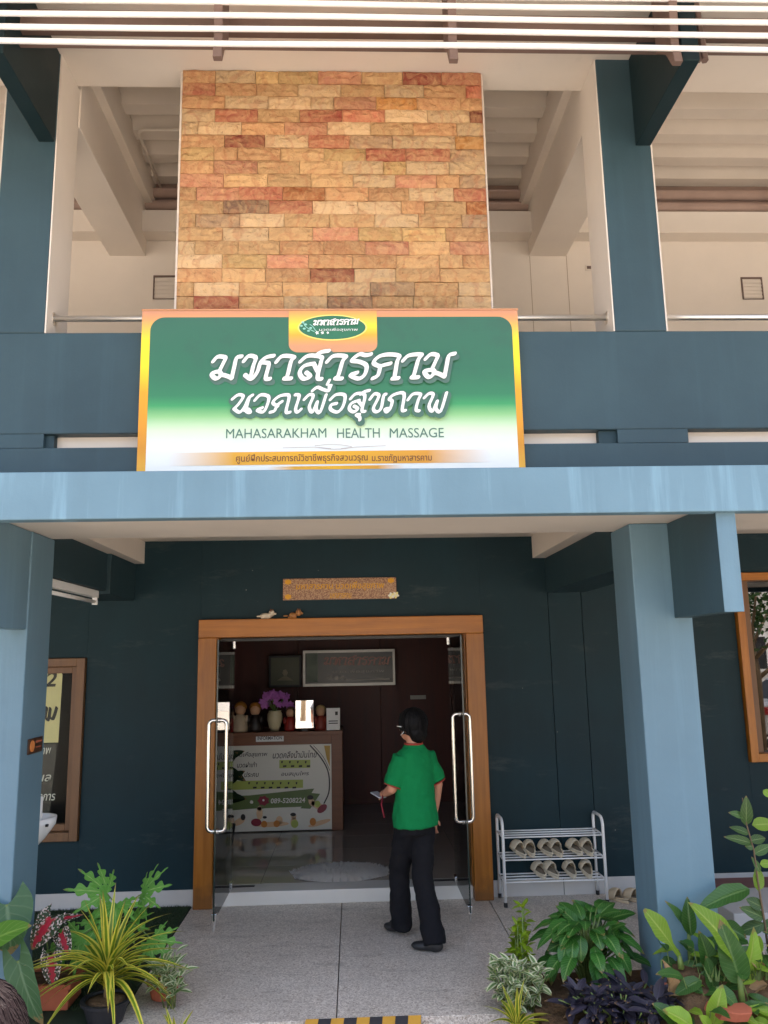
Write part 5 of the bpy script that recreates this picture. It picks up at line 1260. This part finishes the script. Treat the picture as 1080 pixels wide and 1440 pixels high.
pw, T2, H2, r2 = person((-.648, 1.46, -.135), R(-8), 'person with dark plum hair at the bottom left corner',
    dict(feet=((-.1, 0, 0, R(8)), (.1, 0, 0, R(-8))), head_turn=R(6), arm_l=((-.24, 0, 1.05), (-.24, .06, .82), (0, .1, -1)), arm_r=((.24, 0, 1.05), (.24, .06, .82), (0, .1, -1)), hair=1, hairmat='hair2', shirt=cloth('grey_shirt', lin((120, 120, 126))), trousers=cloth('navy_trousers', lin((36, 40, 56))), wide=1.05))

# indoor rubber plant before the counter
RP = thing('rubber_plant', 'dark broad leaved plant standing before the counter', 'plant', (-1.28, 8.9, .11))
rv = [leaf_mesh('leaf', 'rubber', ovate, .2, .12, 8, 4, .1, .02, 0, 0, s) for s in (1, 2)]
MB().tube([(-1.38, 8.9, .2), (-1.38, 8.9, .95)], .012, 7).build('stem', 'brownstem', RP, smooth=True)
for k in range(16):
    a = -1.35+2.7*((k*7) % 16)/15+(math.pi if k % 5 == 4 else 0); z = .55+.028*k
    put(rv[k % 2], RP, (-1.38, 8.9, z), (math.cos(a), -.25-.3*(k % 3), math.sin(a)+.15), (.2*(k % 3-1), -1, .4), random.uniform(.2, .3), random.uniform(.09, .13))
MB().lathe((-1.38, 8.9, .112), [(.1, 0), (.13, .2), (.12, .2), (.11, .17)], 18).build('pot', 'blackpot', RP)

# ------------------------------------------------------------------ across the street (seen in the glass)
OB = thing('opposite_building', 'pale plain building across the street', 'building', (2, -16, 0))
BX('wall', paint('pale_wall', lin((214, 210, 204)), .06, .7), OB, -22, 26, -20, -16, -.1, 4.2, bevel=.02)
for k in range(9):
    w = BX('window', 'whitepaint', OB, -18+k*4.6, -16.4+k*4.6, -15.99, -15.94, 1.2, 2.6, bevel=.01)
    BX('pane', 'black', w, -17.9+k*4.6, -16.5+k*4.6, -15.938, -15.93, 1.3, 2.5, bevel=0)
def street_tree(x, y, h, lab, n=900, rr=1.8):
    t = thing('street_tree', lab, 'tree', (x, y, -.1), 'trees across the street')
    tr = MB(); tr.tube([(x, y, -.1), (x+.05, y, h*.4), (x-.03, y, h*.7)], [.10, .085, .06], 9)
    for k in range(7):
        a = k*2.4; tr.tube([(x, y, h*(.38+.04*k)), (x+math.cos(a)*.8, y+math.sin(a)*.8, h*(.55+.05*k))], [.05, .02], 6)
    tr.build('trunk', 'brownstem', t, smooth=True)
    c = MB()
    for k in range(n):
        a = random.uniform(0, 6.28); e = random.uniform(-.8, 1.5); r = rr*random.random()**.4
        p = Vector((x+math.cos(a)*math.cos(e)*r, y+math.sin(a)*math.cos(e)*r, h*.78+math.sin(e)*r*.8))
        d = Vector((random.uniform(-1, 1), random.uniform(-1, 1), random.uniform(-1, .3))).normalized(); s = d.orthogonal().normalized(); L = random.uniform(.12, .22)
        c.add([p, p+d*L*.5+s*L*.25, p+d*L, p+d*L*.5-s*L*.25], [(0, 1, 2, 3)], [(.5, 0), (1, .5), (.5, 1), (0, .5)])
    c.build('crown', 'treeleaf', t)
street_tree(8.33, -2.2, 3.6, 'leafy street tree beside the silver car', 1100, 1.5)
street_tree(-1.75, -9.5, 4.2, 'street tree facing the shop door', 900, 1.7)
CAR = thing('parked_car', 'silver saloon car parked across the street', 'car', (11, -4, -.1))
cz = -.1; silver = plain('silver_paint', (.55, .56, .57, 1), .25, .6, var=.02)
body = [(8.75, cz+.28), (8.72, cz+.62), (8.80, cz+.95), (9.35, cz+1.02), (11.6, cz+.98), (12.9, cz+.82), (13.1, cz+.6), (13.08, cz+.28)]
MB().extrude([(a, -4.9, b) for a, b in body], (0, 1.75, 0)).build('body', silver, CAR, bevel=.07)
roofp = [(9.3, cz+1.0), (9.85, cz+1.42), (10.9, cz+1.45), (11.8, cz+.98)]
MB().extrude([(a, -4.78, b) for a, b in roofp], (0, 1.5, 0)).build('cabin', 'black', CAR, bevel=.05)
MB().extrude([(9.8, -4.74, cz+1.405), (10.95, -4.74, cz+1.44), (10.9, -4.74, cz+1.475), (9.88, -4.74, cz+1.45)], (0, 1.42, 0)).build('roof', silver, CAR, bevel=.02)
for xx in (9.55, 12.25):
    for yy in (-4.93, -3.32):
        w = MB().tube([(xx, yy, cz+.31), (xx, yy+.2, cz+.31)], .31, 24).build('wheel', 'black', CAR, bevel=.02)
        MB().tube([(xx, yy+.201, cz+.31), (xx, yy+.212, cz+.31)], .2, 20).build('rim', 'chrome', w)
for yy in (-4.88, -3.4): MB().box(8.70, 9.02, yy, yy+.26, cz+.70, cz+.88).build('tail_light', plain('red_lens', lin((150, 16, 24)), .2), CAR, bevel=.02)
MB().box(8.66, 8.76, -4.85, -3.2, cz+.34, cz+.56).build('bumper', silver, CAR, bevel=.03)
